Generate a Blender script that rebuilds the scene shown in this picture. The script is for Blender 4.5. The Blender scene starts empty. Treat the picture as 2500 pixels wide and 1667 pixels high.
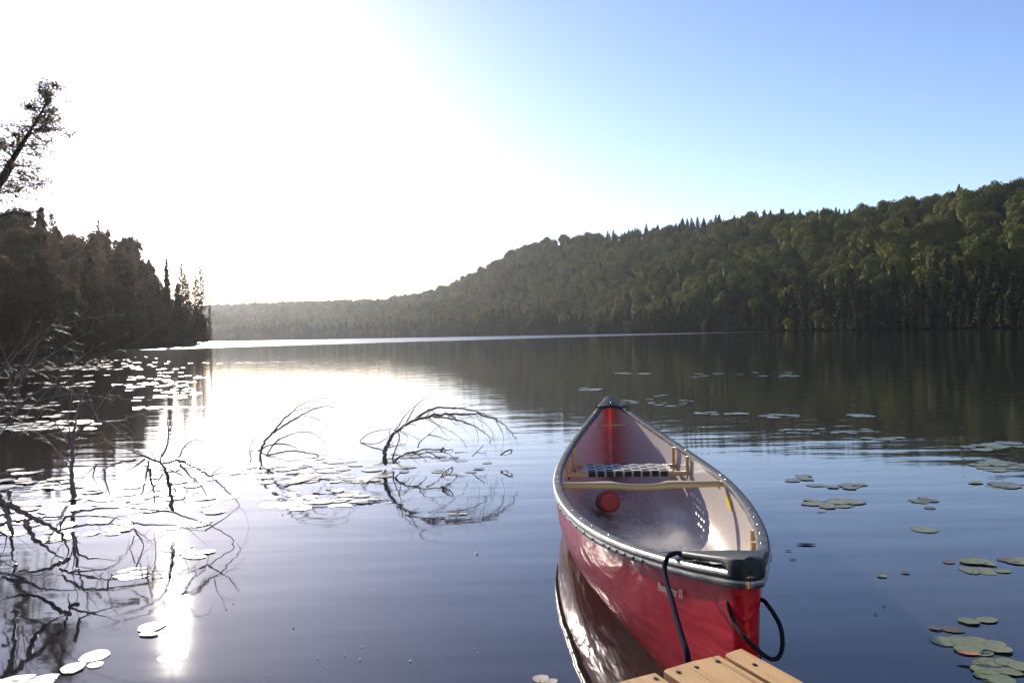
import bpy, math, random
import numpy as np
from mathutils import Vector, Matrix
R = math.radians
rnd = random.Random(7)
SC = bpy.context.scene
COL = SC.collection

# ------------------------------------------------------------------ camera
FPX, H = 2040.0, 0.978
PITCH, ROLL = math.atan(17 / 2040.0), R(1.15)
SUN_AZ, SUN_EL = R(-22.4), R(16.57)
cd = bpy.data.cameras.new('camera'); cam = bpy.data.objects.new('camera', cd); COL.objects.link(cam)
cd.sensor_fit = 'HORIZONTAL'; cd.sensor_width = 36; cd.lens = 36 * FPX / 2500
cd.clip_start = .05; cd.clip_end = 20000
fw = Vector((0, math.cos(PITCH), -math.sin(PITCH))); rt = Vector((1, 0, 0)); up = rt.cross(fw)
r2 = rt * math.cos(ROLL) - up * math.sin(ROLL); u2 = rt * math.sin(ROLL) + up * math.cos(ROLL)
m = Matrix((r2, u2, -fw)).transposed().to_4x4(); m.translation = Vector((0, 0, H)); cam.matrix_world = m
SC.camera = cam

def ray(x, y):          # viewing direction measured from the photograph (2500 px wide), length 1 along the view axis
    X, Y = (x - 1250) / FPX, (833.5 - y) / FPX
    return fw + r2 * X + u2 * Y
def on_z(x, y, z=0.0):
    d = ray(x, y); return Vector((0, 0, H)) + d * ((z - H) / d.z)
def at_d(x, y, D):
    d = ray(x, y); return Vector((0, 0, H)) + d * (D / d.y)

# ------------------------------------------------------------------ object helpers
def tag(o, label=None, cat=None, group=None, kind=None):
    if label: o['label'] = label
    if cat: o['category'] = cat
    if group: o['group'] = group
    if kind: o['kind'] = kind
    return o
def empty(name, loc=(0, 0, 0), rz=0):
    o = bpy.data.objects.new(name, None); COL.objects.link(o); o.location = loc; o.rotation_euler = (0, 0, rz)
    o.empty_display_size = .1
    return o
class MB:
    def __init__(s): s.v = []; s.f = []; s.mi = []
    def add(s, vs, fs, mi=0):
        b = len(s.v); s.v += [tuple(p) for p in vs]; s.f += [tuple(b + i for i in f) for f in fs]; s.mi += [mi] * len(fs)
    def box(s, c, h, M=None, mi=0):
        vs = [Vector((x * h[0], y * h[1], z * h[2])) for x in (-1, 1) for y in (-1, 1) for z in (-1, 1)]
        vs = [(M @ p if M else p) + Vector(c) for p in vs]
        s.add(vs, [(0, 1, 3, 2), (4, 6, 7, 5), (0, 4, 5, 1), (2, 3, 7, 6), (0, 2, 6, 4), (1, 5, 7, 3)], mi)
    def tube(s, pts, rad, n=6, mi=0, cap=True):
        pts = [Vector(p) for p in pts]; k = len(pts)
        if not hasattr(rad, '__len__'): rad = [rad] * k
        vs = []; nrm = None
        for i in range(k):
            t = (pts[min(i + 1, k - 1)] - pts[max(i - 1, 0)])
            if t.length < 1e-9: t = Vector((0, 0, 1))
            t.normalize()
            if nrm is None:
                nrm = t.orthogonal().normalized()
            else:
                nrm = (nrm - t * nrm.dot(t))
                nrm = nrm.normalized() if nrm.length > 1e-6 else t.orthogonal().normalized()
            bi = t.cross(nrm)
            for j in range(n):
                a = 2 * math.pi * j / n
                vs.append(pts[i] + (nrm * math.cos(a) + bi * math.sin(a)) * rad[i])
        fs = [(i * n + j, i * n + (j + 1) % n, (i + 1) * n + (j + 1) % n, (i + 1) * n + j) for i in range(k - 1) for j in range(n)]
        if cap: fs += [tuple(range(n))[::-1], tuple((k - 1) * n + j for j in range(n))]
        s.add(vs, fs, mi)
    def grid(s, rows, mi=0, close=False):
        n = len(rows[0]); vs = [p for r in rows for p in r]; fs = []
        for i in range(len(rows) - 1):
            for j in range(n if close else n - 1):
                j2 = (j + 1) % n
                fs.append((i * n + j, i * n + j2, (i + 1) * n + j2, (i + 1) * n + j))
        s.add(vs, fs, mi)
    def build(s, name, mats, parent=None, smooth=True, mesh_only=False):
        me = bpy.data.meshes.new(name); me.from_pydata(s.v, [], s.f)
        if not isinstance(mats, (list, tuple)): mats = [mats]
        for m_ in mats: me.materials.append(m_)
        me.polygons.foreach_set('material_index', s.mi); me.polygons.foreach_set('use_smooth', [smooth] * len(s.f)); me.update()
        if mesh_only: return me
        return link(name, me, parent)
def link(name, me, parent=None):
    o = bpy.data.objects.new(name, me); COL.objects.link(o); o.parent = parent
    return o
def np_mesh(name, V, F, mats, mi=None, smooth=False):
    V = np.asarray(V, np.float32); F = np.asarray(F, np.int32)
    me = bpy.data.meshes.new(name); k = F.shape[1]
    me.vertices.add(len(V)); me.vertices.foreach_set('co', V.ravel())
    me.loops.add(F.size); me.loops.foreach_set('vertex_index', F.ravel())
    me.polygons.add(len(F)); me.polygons.foreach_set('loop_start', np.arange(0, F.size, k, dtype=np.int32))
    for m_ in (mats if isinstance(mats, (list, tuple)) else [mats]): me.materials.append(m_)
    if mi is not None: me.polygons.foreach_set('material_index', np.asarray(mi, np.int32))
    if smooth: me.polygons.foreach_set('use_smooth', np.ones(len(F), bool))
    me.update(calc_edges=True); me.validate()
    return me

# ------------------------------------------------------------------ materials
def mat(name, base=(.5, .5, .5), rough=.5, metal=0, **k):
    m_ = bpy.data.materials.new(name); m_.use_nodes = True
    b = m_.node_tree.nodes['Principled BSDF']
    b.inputs['Base Color'].default_value = (*base, 1); b.inputs['Roughness'].default_value = rough; b.inputs['Metallic'].default_value = metal
    for key, v in k.items(): b.inputs[key.replace('_', ' ')].default_value = v
    return m_
class NT:
    def __init__(s, m_): s.m = m_; s.t = m_.node_tree; s.b = s.t.nodes.get('Principled BSDF'); s.out = s.t.nodes.get('Material Output')
    def n(s, typ, **k):
        x = s.t.nodes.new(typ)
        for key, v in k.items():
            if key.startswith('i_'):
                x.inputs[key[2:].replace('_', ' ')].default_value = v
            else: setattr(x, key, v)
        return x
    def l(s, a, b): s.t.links.new(a, b)
    def coords(s, scale=(1, 1, 1), obj=True):
        c = s.n('ShaderNodeTexCoord'); mp = s.n('ShaderNodeMapping'); s.l(c.outputs['Object' if obj else 'Generated'], mp.inputs[0]); mp.inputs['Scale'].default_value = scale
        return mp.outputs[0]
    def noise(s, co, scale, detail=4, rough=.55, dist=0):
        x = s.n('ShaderNodeTexNoise'); x.inputs['Scale'].default_value = scale; x.inputs['Detail'].default_value = detail
        x.inputs['Roughness'].default_value = rough; x.inputs['Distortion'].default_value = dist
        if co is not None: s.l(co, x.inputs['Vector'])
        return x.outputs['Fac']
    def ramp(s, fac, stops):
        x = s.n('ShaderNodeValToRGB'); e = x.color_ramp.elements
        while len(e) < len(stops): e.new(.5)
        for i, (p, c) in enumerate(stops):
            e[i].position = p; e[i].color = (*c, 1) if hasattr(c, '__len__') else (c, c, c, 1)
        s.l(fac, x.inputs[0]); return x.outputs[0]
    def math(s, op, a, b=None, clamp=False):
        x = s.n('ShaderNodeMath', operation=op); x.use_clamp = clamp
        for i, v in enumerate((a, b)):
            if v is None: continue
            if hasattr(v, 'node'): s.l(v, x.inputs[i])
            else: x.inputs[i].default_value = v
        return x.outputs[0]
    def mix(s, fac, a, b):
        x = s.n('ShaderNodeMix', data_type='RGBA')
        for i, v in ((0, fac), (6, a), (7, b)):
            if hasattr(v, 'node'): s.l(v, x.inputs[i])
            else: x.inputs[i].default_value = v if i == 0 else (*v, 1)
        return x.outputs[2]
    def bump(s, h, strength=.3, dist=.01, inp=None):
        x = s.n('ShaderNodeBump'); x.inputs['Strength'].default_value = strength; x.inputs['Distance'].default_value = dist
        s.l(h, x.inputs['Height']); 
        if inp is not None: s.l(inp, x.inputs['Normal'])
        return x.outputs[0]

# water: dark tea-brown body under a mirror-smooth rippled surface, wind-ruffled far out
mw = mat('lake_water', (.028, .024, .021), .0, IOR=1.42)
t = NT(mw)
c0 = t.n('ShaderNodeTexCoord').outputs['Object']
mp = t.n('ShaderNodeMapping'); t.l(c0, mp.inputs[0]); mp.inputs['Rotation'].default_value = (0, 0, R(-9)); mp.inputs['Scale'].default_value = (.30, 1, 1)
swell = t.noise(mp.outputs[0], 2.6, 2, .4)
mp2 = t.n('ShaderNodeMapping'); t.l(c0, mp2.inputs[0]); mp2.inputs['Rotation'].default_value = (0, 0, R(6)); mp2.inputs['Scale'].default_value = (.32, 1, 1)
rip = t.noise(mp2.outputs[0], 9, 3, .5)
fine = t.noise(c0, 60, 2, .5)
sep = t.n('ShaderNodeSeparateXYZ'); t.l(c0, sep.inputs[0])
dist = t.n('ShaderNodeVectorMath', operation='LENGTH'); t.l(c0, dist.inputs[0]); dist = dist.outputs['Value']
calm = t.n('ShaderNodeMapRange'); t.l(dist, calm.inputs[0]); calm.inputs[1].default_value = 3.5; calm.inputs[2].default_value = 8; calm.inputs[3].default_value = .22; calm.inputs[4].default_value = 1
hh = t.math('ADD', t.math('MULTIPLY', swell, .0040), t.math('MULTIPLY', t.math('MULTIPLY', rip, calm.outputs[0]), .0011))
hh = t.math('ADD', hh, t.math('MULTIPLY', fine, .00003))
bn = t.n('ShaderNodeBump'); bn.inputs['Strength'].default_value = 1; bn.inputs['Distance'].default_value = 1; t.l(hh, bn.inputs['Height'])
t.l(bn.outputs[0], t.b.inputs['Normal'])
# wind band: starts about 100 m out, edge wavering
wv = t.math('SUBTRACT', t.noise(c0, .02, 3), .5)
edge = t.math('ADD', t.math('SUBTRACT', dist, t.math('MULTIPLY', sep.outputs[0], 1.6)), t.math('MULTIPLY', wv, 50))
mr = t.n('ShaderNodeMapRange'); t.l(edge, mr.inputs[0]); mr.inputs[1].default_value = 180; mr.inputs[2].default_value = 200; mr.inputs[3].default_value = .036; mr.inputs[4].default_value = .36
t.l(mr.outputs[0], t.b.inputs['Roughness'])

def foliage_mat(name, cols, trans=.35, noise_scale=.02, spec=.25, rough=.6, leaf_scale=3.0):
    m_ = mat(name, cols[0], rough); t = NT(m_)
    oi = t.n('ShaderNodeObjectInfo'); geo = t.n('ShaderNodeNewGeometry')
    big = t.noise(geo.outputs['Position'], noise_scale, 3)
    f = t.math('ADD', t.math('MULTIPLY', oi.outputs['Random'], .45), t.math('MULTIPLY', big, .75))
    n = len(cols)
    c = t.ramp(f, [(.15 + .75 * i / (n - 1), cols[i]) for i in range(n)])
    sm = t.noise(t.coords(), leaf_scale, 3)
    hs = t.n('ShaderNodeHueSaturation'); t.l(c, hs.inputs['Color']); t.l(t.math('ADD', t.math('MULTIPLY', sm, .9), .55), hs.inputs['Value'])
    t.l(hs.outputs[0], t.b.inputs['Base Color']); t.b.inputs['Specular IOR Level'].default_value = spec
    tr = t.n('ShaderNodeBsdfTranslucent'); t.l(hs.outputs[0], tr.inputs[0])
    mx = t.n('ShaderNodeMixShader'); mx.inputs[0].default_value = trans; t.l(t.b.outputs[0], mx.inputs[1]); t.l(tr.outputs[0], mx.inputs[2]); t.l(mx.outputs[0], t.out.inputs[0])
    return m_
M_HILL = foliage_mat('hill_foliage', [(.034, .052, .014), (.10, .125, .022), (.20, .18, .03), (.085, .11, .022), (.16, .10, .03)], .18, .012, .1, .8, 1.2)
M_HCON = foliage_mat('hill_conifer_foliage', [(.028, .038, .016), (.045, .055, .022)], .1, .02, .1, .8)
M_CON = foliage_mat('spruce_foliage', [(.07, .056, .03), (.12, .08, .04), (.17, .095, .055)], .5, .05, .2, .7)  # browns lifted to put the veil of sun glare into the foliage colour
M_CED = foliage_mat('cedar_foliage', [(.12, .11, .05), (.18, .14, .06), (.30, .13, .08)], .7, .35, .2, .7)
def bark_mat(name, a, b, sc=30, rough=.85):
    m_ = mat(name, a, rough); t = NT(m_); co = t.coords((1, 1, .25)); n1 = t.noise(co, sc, 5)
    t.l(t.ramp(n1, [(.35, a), (.65, b)]), t.b.inputs['Base Color']); t.l(t.bump(n1, .6, .01), t.b.inputs['Normal']); return m_
M_BARK = bark_mat('bark', (.05, .035, .025), (.13, .10, .08), 6)
M_TWIG = bark_mat('dead_wood', (.14, .088, .064), (.34, .23, .18), 40, .5)
M_GROUND = mat('forest_floor', (.03, .03, .015), .95, Specular_IOR_Level=.05)
t = NT(M_GROUND); t.l(t.ramp(t.noise(t.coords(), .3, 5), [(.3, (.018, .02, .01)), (.7, (.05, .042, .02))]), t.b.inputs['Base Color'])

# hull: red gelcoat, scuffed; the pale pink scuff tint also paints in reflected sun
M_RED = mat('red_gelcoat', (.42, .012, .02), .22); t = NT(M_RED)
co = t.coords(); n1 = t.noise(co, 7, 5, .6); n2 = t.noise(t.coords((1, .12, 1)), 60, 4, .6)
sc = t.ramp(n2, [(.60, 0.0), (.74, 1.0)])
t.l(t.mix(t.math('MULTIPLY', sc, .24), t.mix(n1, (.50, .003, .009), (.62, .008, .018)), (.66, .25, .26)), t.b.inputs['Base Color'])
t.l(t.math('ADD', t.math('MULTIPLY', n1, .14), .08), t.b.inputs['Roughness'])
n3 = t.noise(t.coords((1, .4, 1.3)), 5, 3, .5, .5); t.l(t.bump(n3, .65, .028), t.b.inputs['Normal'])
t.b.inputs['Coat Weight'].default_value = .0; t.b.inputs['Coat Roughness'].default_value = .10
tr = t.n('ShaderNodeBsdfTranslucent'); tr.inputs[0].default_value = (.7, .02, .02, 1)
mx = t.n('ShaderNodeMixShader'); mx.inputs[0].default_value = .32; t.l(t.b.outputs[0], mx.inputs[1]); t.l(tr.outputs[0], mx.inputs[2]); t.l(mx.outputs[0], t.out.inputs[0])
M_WHITE = mat('white_lining', (.72, .68, .66), .28); t = NT(M_WHITE)
co = t.coords(); n1 = t.noise(co, 5, 6, .6); n2 = t.noise(t.coords((1, .3, 1)), 38, 6, .7)
# grit gathered on the floor of the hull (object space z)
sp = t.n('ShaderNodeSeparateXYZ'); t.l(co, sp.inputs[0])
low = t.n('ShaderNodeMapRange'); t.l(sp.outputs[2], low.inputs[0]); low.inputs[1].default_value = -.02; low.inputs[2].default_value = -.085; low.inputs[3].default_value = 0; low.inputs[4].default_value = 1
grit = t.math('MULTIPLY', t.math('MULTIPLY', t.ramp(n2, [(.46, 0.0), (.60, 1.0)]), t.ramp(n1, [(.40, 0.0), (.56, 1.0)])), low.outputs[0])
col = t.mix(n1, (.76, .68, .60), (.64, .57, .51))
t.l(t.mix(t.math('MULTIPLY', grit, .75), col, (.12, .09, .06)), t.b.inputs['Base Color'])
t.l(t.math('ADD', t.math('MULTIPLY', n1, .2), .16), t.b.inputs['Roughness'])
tr = t.n('ShaderNodeBsdfTranslucent'); tr.inputs[0].default_value = (.85, .16, .14, 1)
mx = t.n('ShaderNodeMixShader'); mx.inputs[0].default_value = .18; t.l(t.b.outputs[0], mx.inputs[1]); t.l(tr.outputs[0], mx.inputs[2]); t.l(mx.outputs[0], t.out.inputs[0])
M_RAIL = mat('dark_anodised_rail', (.10, .11, .12), .34, .0); t = NT(M_RAIL)
co = t.coords(); n1 = t.noise(co, 22, 6, .7); n2 = t.noise(t.coords((1, .2, 1)), 120, 4, .7)
t.l(t.mix(t.ramp(n1, [(.35, 0.0), (.7, 1.0)]), (.045, .052, .056), (.15, .165, .175)), t.b.inputs['Base Color'])
t.l(t.math('ADD', t.math('MULTIPLY', n2, .2), .68), t.b.inputs['Roughness']); t.l(t.bump(n1, .08, .002), t.b.inputs['Normal']); t.b.inputs['Specular IOR Level'].default_value = .12
M_ALU = mat('bare_aluminium', (.62, .60, .56), .25, 1); t = NT(M_ALU)
n2 = t.noise(t.coords((3, .12, 3)), 14, 4, .6); t.l(t.math('ADD', t.math('MULTIPLY', n2, .25), .18), t.b.inputs['Roughness'])
t.l(t.ramp(n2, [(.3, (.35, .34, .31)), (.7, (.72, .70, .66))]), t.b.inputs['Base Color'])
M_DECK = mat('black_vinyl_deck', (.045, .05, .048), .38, Specular_IOR_Level=.25); t = NT(M_DECK)
co = t.coords(); n1 = t.noise(co, 18, 6, .7); v = t.n('ShaderNodeTexVoronoi'); v.inputs['Scale'].default_value = 160; t.l(co, v.inputs['Vector'])
t.l(t.mix(t.ramp(n1, [(.4, 0.0), (.7, 1.0)]), (.010, .013, .011), (.042, .05, .046)), t.b.inputs['Base Color'])
t.l(t.bump(v.outputs['Distance'], .12, .002), t.b.inputs['Normal']); t.l(t.math('ADD', t.math('MULTIPLY', n1, .3), .4), t.b.inputs['Roughness'])
def wood_mat(name, a, b, rough=.45, axis='y', knots=False, sc=1):
    stain_ = knots
    m_ = mat(name, a, rough); t = NT(m_)
    s_ = {'x': (.6, 9, 9), 'y': (9, .6, 9), 'z': (9, 9, .6)}[axis]
    co = t.coords(s_); n1 = t.noise(co, 3.2 * sc, 6, .6, .6); n2 = t.noise(co, 22 * sc, 4, .7); n3 = t.noise(t.coords(), 2.5, 3)
    f = t.math('ADD', t.math('MULTIPLY', n1, .7), t.math('MULTIPLY', n2, .3))
    c = t.ramp(f, [(.32, b), (.5, a), (.7, tuple(min(1, x * 1.18) for x in a))])
    hs = t.n('ShaderNodeHueSaturation'); t.l(c, hs.inputs['Color']); t.l(t.math('ADD', t.math('MULTIPLY', n3, .5), .75), hs.inputs['Value'])
    cc = hs.outputs[0]
    if stain_:
        st_ = t.ramp(t.noise(t.coords((1, .5, 1)), 9, 6, .7), [(.54, 0.0), (.70, 1.0)]); cr_ = t.ramp(t.noise(t.coords((40, .8, 40)), 2.2, 3, .6), [(.60, 0.0), (.66, 1.0)])
        cc = t.mix(t.math('MULTIPLY', st_, .45), cc, (.20, .13, .08)); cc = t.mix(t.math('MULTIPLY', cr_, .6), cc, (.12, .07, .03))
    t.l(cc, t.b.inputs['Base Color']); t.l(t.bump(f, .3, .002), t.b.inputs['Normal']); return m_
M_ASH = wood_mat('varnished_ash', (.66, .42, .15), (.46, .26, .08), .3, 'x')
M_DOCK = wood_mat('dock_pine', (.74, .42, .16), (.50, .25, .08), .75, 'y', True)
M_DEND = wood_mat('dock_end_grain', (.33, .20, .10), (.16, .10, .05), .85, 'z', sc=3)
M_BLACKWEB = mat('black_webbing', (.012, .012, .014), .6)
M_WHITEWEB = mat('natural_webbing', (.62, .58, .52), .6)
M_STEEL = mat('bolt_steel', (.7, .7, .7), .18, 1)
M_DARKBOLT = mat('dark_rivet', (.06, .055, .05), .35, .8)
M_BLACK = mat('black_plastic', (.012, .012, .014), .35)
M_ORANGE = mat('orange_red_plastic', (.55, .035, .012), .38)
M_YELLOW = mat('yellow_label', (.75, .52, .02), .4)
M_LETTER = mat('pale_lettering', (.62, .58, .50), .4)
M_LETTERD = mat('dark_lettering', (.02, .015, .012), .4)
def rope_mat(name, a, b):
    m_ = mat(name, a, .95, Specular_IOR_Level=.05); t = NT(m_); w = t.n('ShaderNodeTexWave'); w.inputs['Scale'].default_value = 60; w.inputs['Distortion'].default_value = 1
    w.bands_direction = 'DIAGONAL'; t.l(t.coords(), w.inputs['Vector']); t.l(t.mix(w.outputs['Fac'], a, b), t.b.inputs['Base Color']); t.l(t.bump(w.outputs['Fac'], .3, .001), t.b.inputs['Normal']); return m_
M_ROPE = rope_mat('purple_black_rope', (.006, .005, .010), (.022, .014, .036))
M_CORD = rope_mat('black_cord', (.010, .009, .009), (.035, .028, .026))
def pad_mat(name, a, b, rough):
    m_ = mat(name, a, rough); t = NT(m_); oi = t.n('ShaderNodeObjectInfo'); n1 = t.noise(t.coords(), 14, 5, .6)
    sx_ = t.n('ShaderNodeSeparateXYZ'); tcx = t.n('ShaderNodeTexCoord'); t.l(tcx.outputs['Object'], sx_.inputs[0])
    ang = t.math('ARCTAN2', sx_.outputs[1], sx_.outputs[0]); vein = t.math('POWER', t.math('ABSOLUTE', t.math('COSINE', t.math('MULTIPLY', ang, 6.5))), 24)
    ln = t.n('ShaderNodeVectorMath', operation='LENGTH'); t.l(tcx.outputs['Object'], ln.inputs[0]); rim = t.ramp(ln.outputs['Value'], [(.84, 0.0), (.97, 1.0)])
    hole = t.ramp(t.noise(t.coords(), 5, 4, .65), [(.66, 0.0), (.70, 1.0)])
    c = t.mix(oi.outputs['Random'], a, b); c = t.mix(t.math('MULTIPLY', vein, .3), c, tuple(min(1, q * 1.5) for q in b)); c = t.mix(t.math('MULTIPLY', rim, .65), c, (.11, .075, .04)); c = t.mix(t.math('MULTIPLY', hole, .7), c, (.10, .06, .03)); hs = t.n('ShaderNodeHueSaturation'); t.l(c, hs.inputs['Color']); t.l(t.math('ADD', n1, .45), hs.inputs['Value'])
    t.l(hs.outputs[0], t.b.inputs['Base Color']); t.l(t.bump(n1, .35, .01), t.b.inputs['Normal']); return m_
M_PAD = pad_mat('lily_pad_green', (.23, .27, .11), (.33, .32, .15), .27)
M_PADB = pad_mat('lily_pad_brown', (.15, .11, .06), (.20, .13, .08), .4)
M_BUB = mat('bubble_film', (.95, .95, .95), .35)
M_LEAF = mat('dry_leaf', (.05, .03, .02), .6)
M_LEAFO = mat('orange_leaf', (.5, .22, .08), .6)

# ------------------------------------------------------------------ water and land
def smooth_interp(x, xs, ys): return float(np.interp(x, xs, ys))
# ---- the far hill: shore distance, ridge distance and ridge height per azimuth
px_r = [-300, 300, 505, 600, 700, 800, 850, 930, 1000, 1060, 1100, 1150, 1200, 1240, 1300, 1340, 1400, 1500, 1550, 1650, 1750, 1850, 1950, 2050, 2100, 2200, 2250, 2350, 2450, 2500, 2700, 3100, 3600]
py_r = [760, 750, 745, 741, 738, 735, 733, 730, 718, 705, 690, 668, 640, 615, 592, 578, 570, 563, 560, 545, 535, 527, 520, 512, 500, 485, 480, 462, 450, 443, 420, 380, 350]
shore_x = [-300, 300, 505, 1150, 1600, 2100, 2500, 3100, 3600]; shore_d = [900, 900, 880, 640, 440, 290, 225, 150, 120]
ridge_x = [-300, 505, 800, 950, 1250, 1600, 2050, 2500, 3100, 3600]; ridge_d = [1500, 1500, 1350, 1150, 900, 760, 600, 470, 360, 300]
TREE_H = 10.5
def hillpos(px, tt):
    az = math.atan((px - 1250) / FPX)
    S = smooth_interp(px, shore_x, shore_d); Dr = smooth_interp(px, ridge_x, ridge_d); ytop = smooth_interp(px, px_r, py_r)
    hz = 817 - (px - 1250) * .0201
    Hr = (hz - ytop) / FPX * Dr - TREE_H + 1
    D = S + (Dr - S) * tt
    if tt <= 1:
        h = Hr * (0.30 * tt + 0.70 * (tt ** 1.25)) 
        # a spur coming forward on the right of the big shoulder, a hollow behind it
        sx = math.exp(-((px - 1420) / 230) ** 2); h -= Hr * .16 * sx * math.sin(math.pi * min(1, tt)) 
        sx = math.exp(-((px - 1850) / 260) ** 2); h += Hr * .13 * sx * math.sin(math.pi * min(1, tt))
        w = math.sin(math.pi * tt)
        h += w * (5 * math.sin(px * .011 + tt * 7) + 4 * math.sin(px * .023 - tt * 11) + 2.5 * math.sin(px * .051 + 17 * tt))
    else:
        h = Hr * (1 - (tt - 1) * .8)
    h = max(h, .3 if tt > 0.01 else -1.5)
    return Vector(((px - 1250) / FPX * D, D, h))
rows = []
tts = [-.03, 0, .015] + list(np.linspace(.05, 1, 22)) + [1.15, 1.4, 2.0]
for tt in tts:
    rows.append([tuple(hillpos(px, tt)) if tt >= 0 else tuple(Vector(hillpos(px, 0)) * .97 + Vector((0, 0, -3))) for px in np.linspace(-300, 3600, 131)])
mb = MB(); mb.grid(rows); tag(mb.build('hills', M_GROUND), kind='structure')

# ---- foliage prototypes
NPR = np.random.default_rng(11)
def leaf_quads(P, size, nrm_bias=None, aspect=1.0, nz=.75):
    """one small tilted quad at each point"""
    n = len(P); a = NPR.normal(size=(n, 3)); 
    if nrm_bias is not None: a = a * nz + nrm_bias
    a /= np.linalg.norm(a, axis=1)[:, None]
    b = NPR.normal(size=(n, 3)); b -= (b * a).sum(1)[:, None] * a; b /= np.linalg.norm(b, axis=1)[:, None]; c = np.cross(a, b)
    s = (size * NPR.uniform(.6, 1.35, n))[:, None]
    V = np.stack([P - b * s - c * s * aspect * .4, P + c * s * aspect * -.9 + b * s * .3, P + b * s + c * s * aspect * .4, P + c * s * aspect * .9 - b * s * .3], 1).reshape(-1, 3)
    return V, np.arange(4 * n).reshape(-1, 4)
def ico(sub=2):
    import bmesh
    bm = bmesh.new(); bmesh.ops.create_icosphere(bm, subdivisions=sub, radius=1); V = np.array([v.co[:] for v in bm.verts]); F = np.array([[v.index for v in f.verts] + [f.verts[2].index] for f in bm.faces]); bm.free()
    return V, F[:, :3]
ICV, ICF = ico(2)
def hill_crown(seed, nl=420, conifer=False):
    g = np.random.default_rng(seed)
    pts = []; nr = []
    if not conifer:
        lobes = [(g.uniform(-1, 1, 3) * np.array([2.6, 2.6, 1.6]) + np.array([0, 0, 7.2]), g.uniform(1.7, 2.7)) for _ in range(8)] + [(np.array([0, 0, 6.4]), 3.6), (np.array([0, 0, 9.4]), 2.0)]
        for c, r in lobes:
            k = int(nl * r * r / 55); d = g.normal(size=(k, 3)); d[:, 2] = np.abs(d[:, 2]) * .9 - .25; d /= np.linalg.norm(d, axis=1)[:, None]
            pts.append(c + d * r * g.uniform(.86, 1.06, (k, 1))); nr.append(d)
        P = np.concatenate(pts); N = np.concatenate(nr); size = .42
        V, F = leaf_quads(P, size, N, 1.0, .38)
        # solid inner mass of darker foliage so the ground does not show through
        V2 = ICV * np.array([3.3, 3.3, 4.2]) + np.array([0, 0, 5.4]); V2 += g.normal(size=V2.shape) * .25
    else:
        k = nl; z = g.uniform(0, 1, k) ** .8; a = g.uniform(0, 6.28, k); r = (1 - z ** 1.4) * 2.9 * (.55 + .45 * np.abs(np.sin(z * 26))) + .1
        P = np.stack([np.cos(a) * r, np.sin(a) * r, 1.5 + z * 11.5], 1); N = np.stack([np.cos(a), np.sin(a), .4 + 0 * a], 1)
        V, F = leaf_quads(P, .34, N)
        V2 = ICV.copy(); V2[:, :2] *= (1 - ((V2[:, 2:3] + 1) / 2) ** 1.4) * 1.5; V2[:, 2] = 6 + V2[:, 2] * 5.2
    return V, F, V2
def hill_proto(name, seed, conifer=False, nl=420):
    V, F, V2 = hill_crown(seed, nl, conifer)
    tri = ICF + len(V); tri = np.concatenate([tri, tri[:, 2:3]], 1)
    me = bpy.data.meshes.new(name)
    verts = np.concatenate([V, V2]).tolist(); faces = F.tolist() + (ICF + len(V)).tolist()
    me.from_pydata(verts, [], faces); me.materials.append(M_HCON if conifer else M_HILL); me.update()
    return me
protos = [bpy.data.objects.new('crown_shape', hill_proto('crown_shape', 100 + i, nl=620)) for i in range(5)] + [bpy.data.objects.new('conifer_shape', hill_proto('conifer_shape', 200 + i, True, 420)) for i in range(3)]

# points scattered over the hill
def scatter_points():
    pts = []; kinds = []; scl = []; g = random.Random(5)
    px = 380.0
    cand = []
    # sample by area: walk rings of tt
    for _ in range(60000):
        x = g.uniform(420, 2900); tt = g.uniform(0, 1.06)
        S = smooth_interp(x, shore_x, shore_d); Dr = smooth_interp(x, ridge_x, ridge_d); D = S + (Dr - S) * tt
        cand.append((x, tt, D, (Dr - S) * D))
    wmax = max(c[3] for c in cand)
    cell = {}
    for x, tt, D, w in cand:
        if g.random() > w / wmax: continue
        p = hillpos(x, tt)
        sp_ = 5.5 if D < 550 else 6.2
        k = (int(p.x / sp_), int(p.y / sp_))
        if k in cell: continue
        cell[k] = 1
        shore = tt * (smooth_interp(x, ridge_x, ridge_d) - smooth_interp(x, shore_x, shore_d))
        conp = max(.05, min(.96, .96 - (shore - 22) / 50)) if shore < 68 else (.6 if (tt > .92 and 1480 < x < 2120) else .04)
        con = g.random() < conp
        pts.append((p.x, p.y, p.z - .8)); kinds.append(g.randrange(5, 8) if con else g.randrange(5)); scl.append(g.uniform(.75, 1.2) if con else g.choice((g.uniform(.55, .8), g.uniform(.75, 1.05), g.uniform(.95, 1.25))))
    # shoreline fringe right down to the water
    x = 430.0
    while x < 2900:
        D = smooth_interp(x, shore_x, shore_d)
        for q in range(2):
            p = hillpos(x + g.uniform(-4, 4), 0); p = p * (1 + (-1.5 + 5 * q) / D)
            pts.append((p.x, p.y, -.6)); kinds.append(g.randrange(5, 8) if g.random() < .92 else g.randrange(5)); scl.append(g.uniform(.5, .85))
        x += 3.0 / D * FPX
    return pts, kinds, scl
pts, kinds, scl = scatter_points()
me = bpy.data.meshes.new('hillside_forest'); me.from_pydata(pts, [], [])
a = me.attributes.new('variant', 'INT', 'POINT'); a.data.foreach_set('value', kinds)
a = me.attributes.new('tree_scale', 'FLOAT', 'POINT'); a.data.foreach_set('value', scl)
forest = link('hillside_forest', me); tag(forest, 'dense green forest covering the hills across the lake', 'forest', kind='stuff')
ng = bpy.data.node_groups.new('forest_scatter', 'GeometryNodeTree')
ng.interface.new_socket('Geometry', in_out='INPUT', socket_type='NodeSocketGeometry'); ng.interface.new_socket('Geometry', in_out='OUTPUT', socket_type='NodeSocketGeometry')
N = ng.nodes; Lk = ng.links.new
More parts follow.
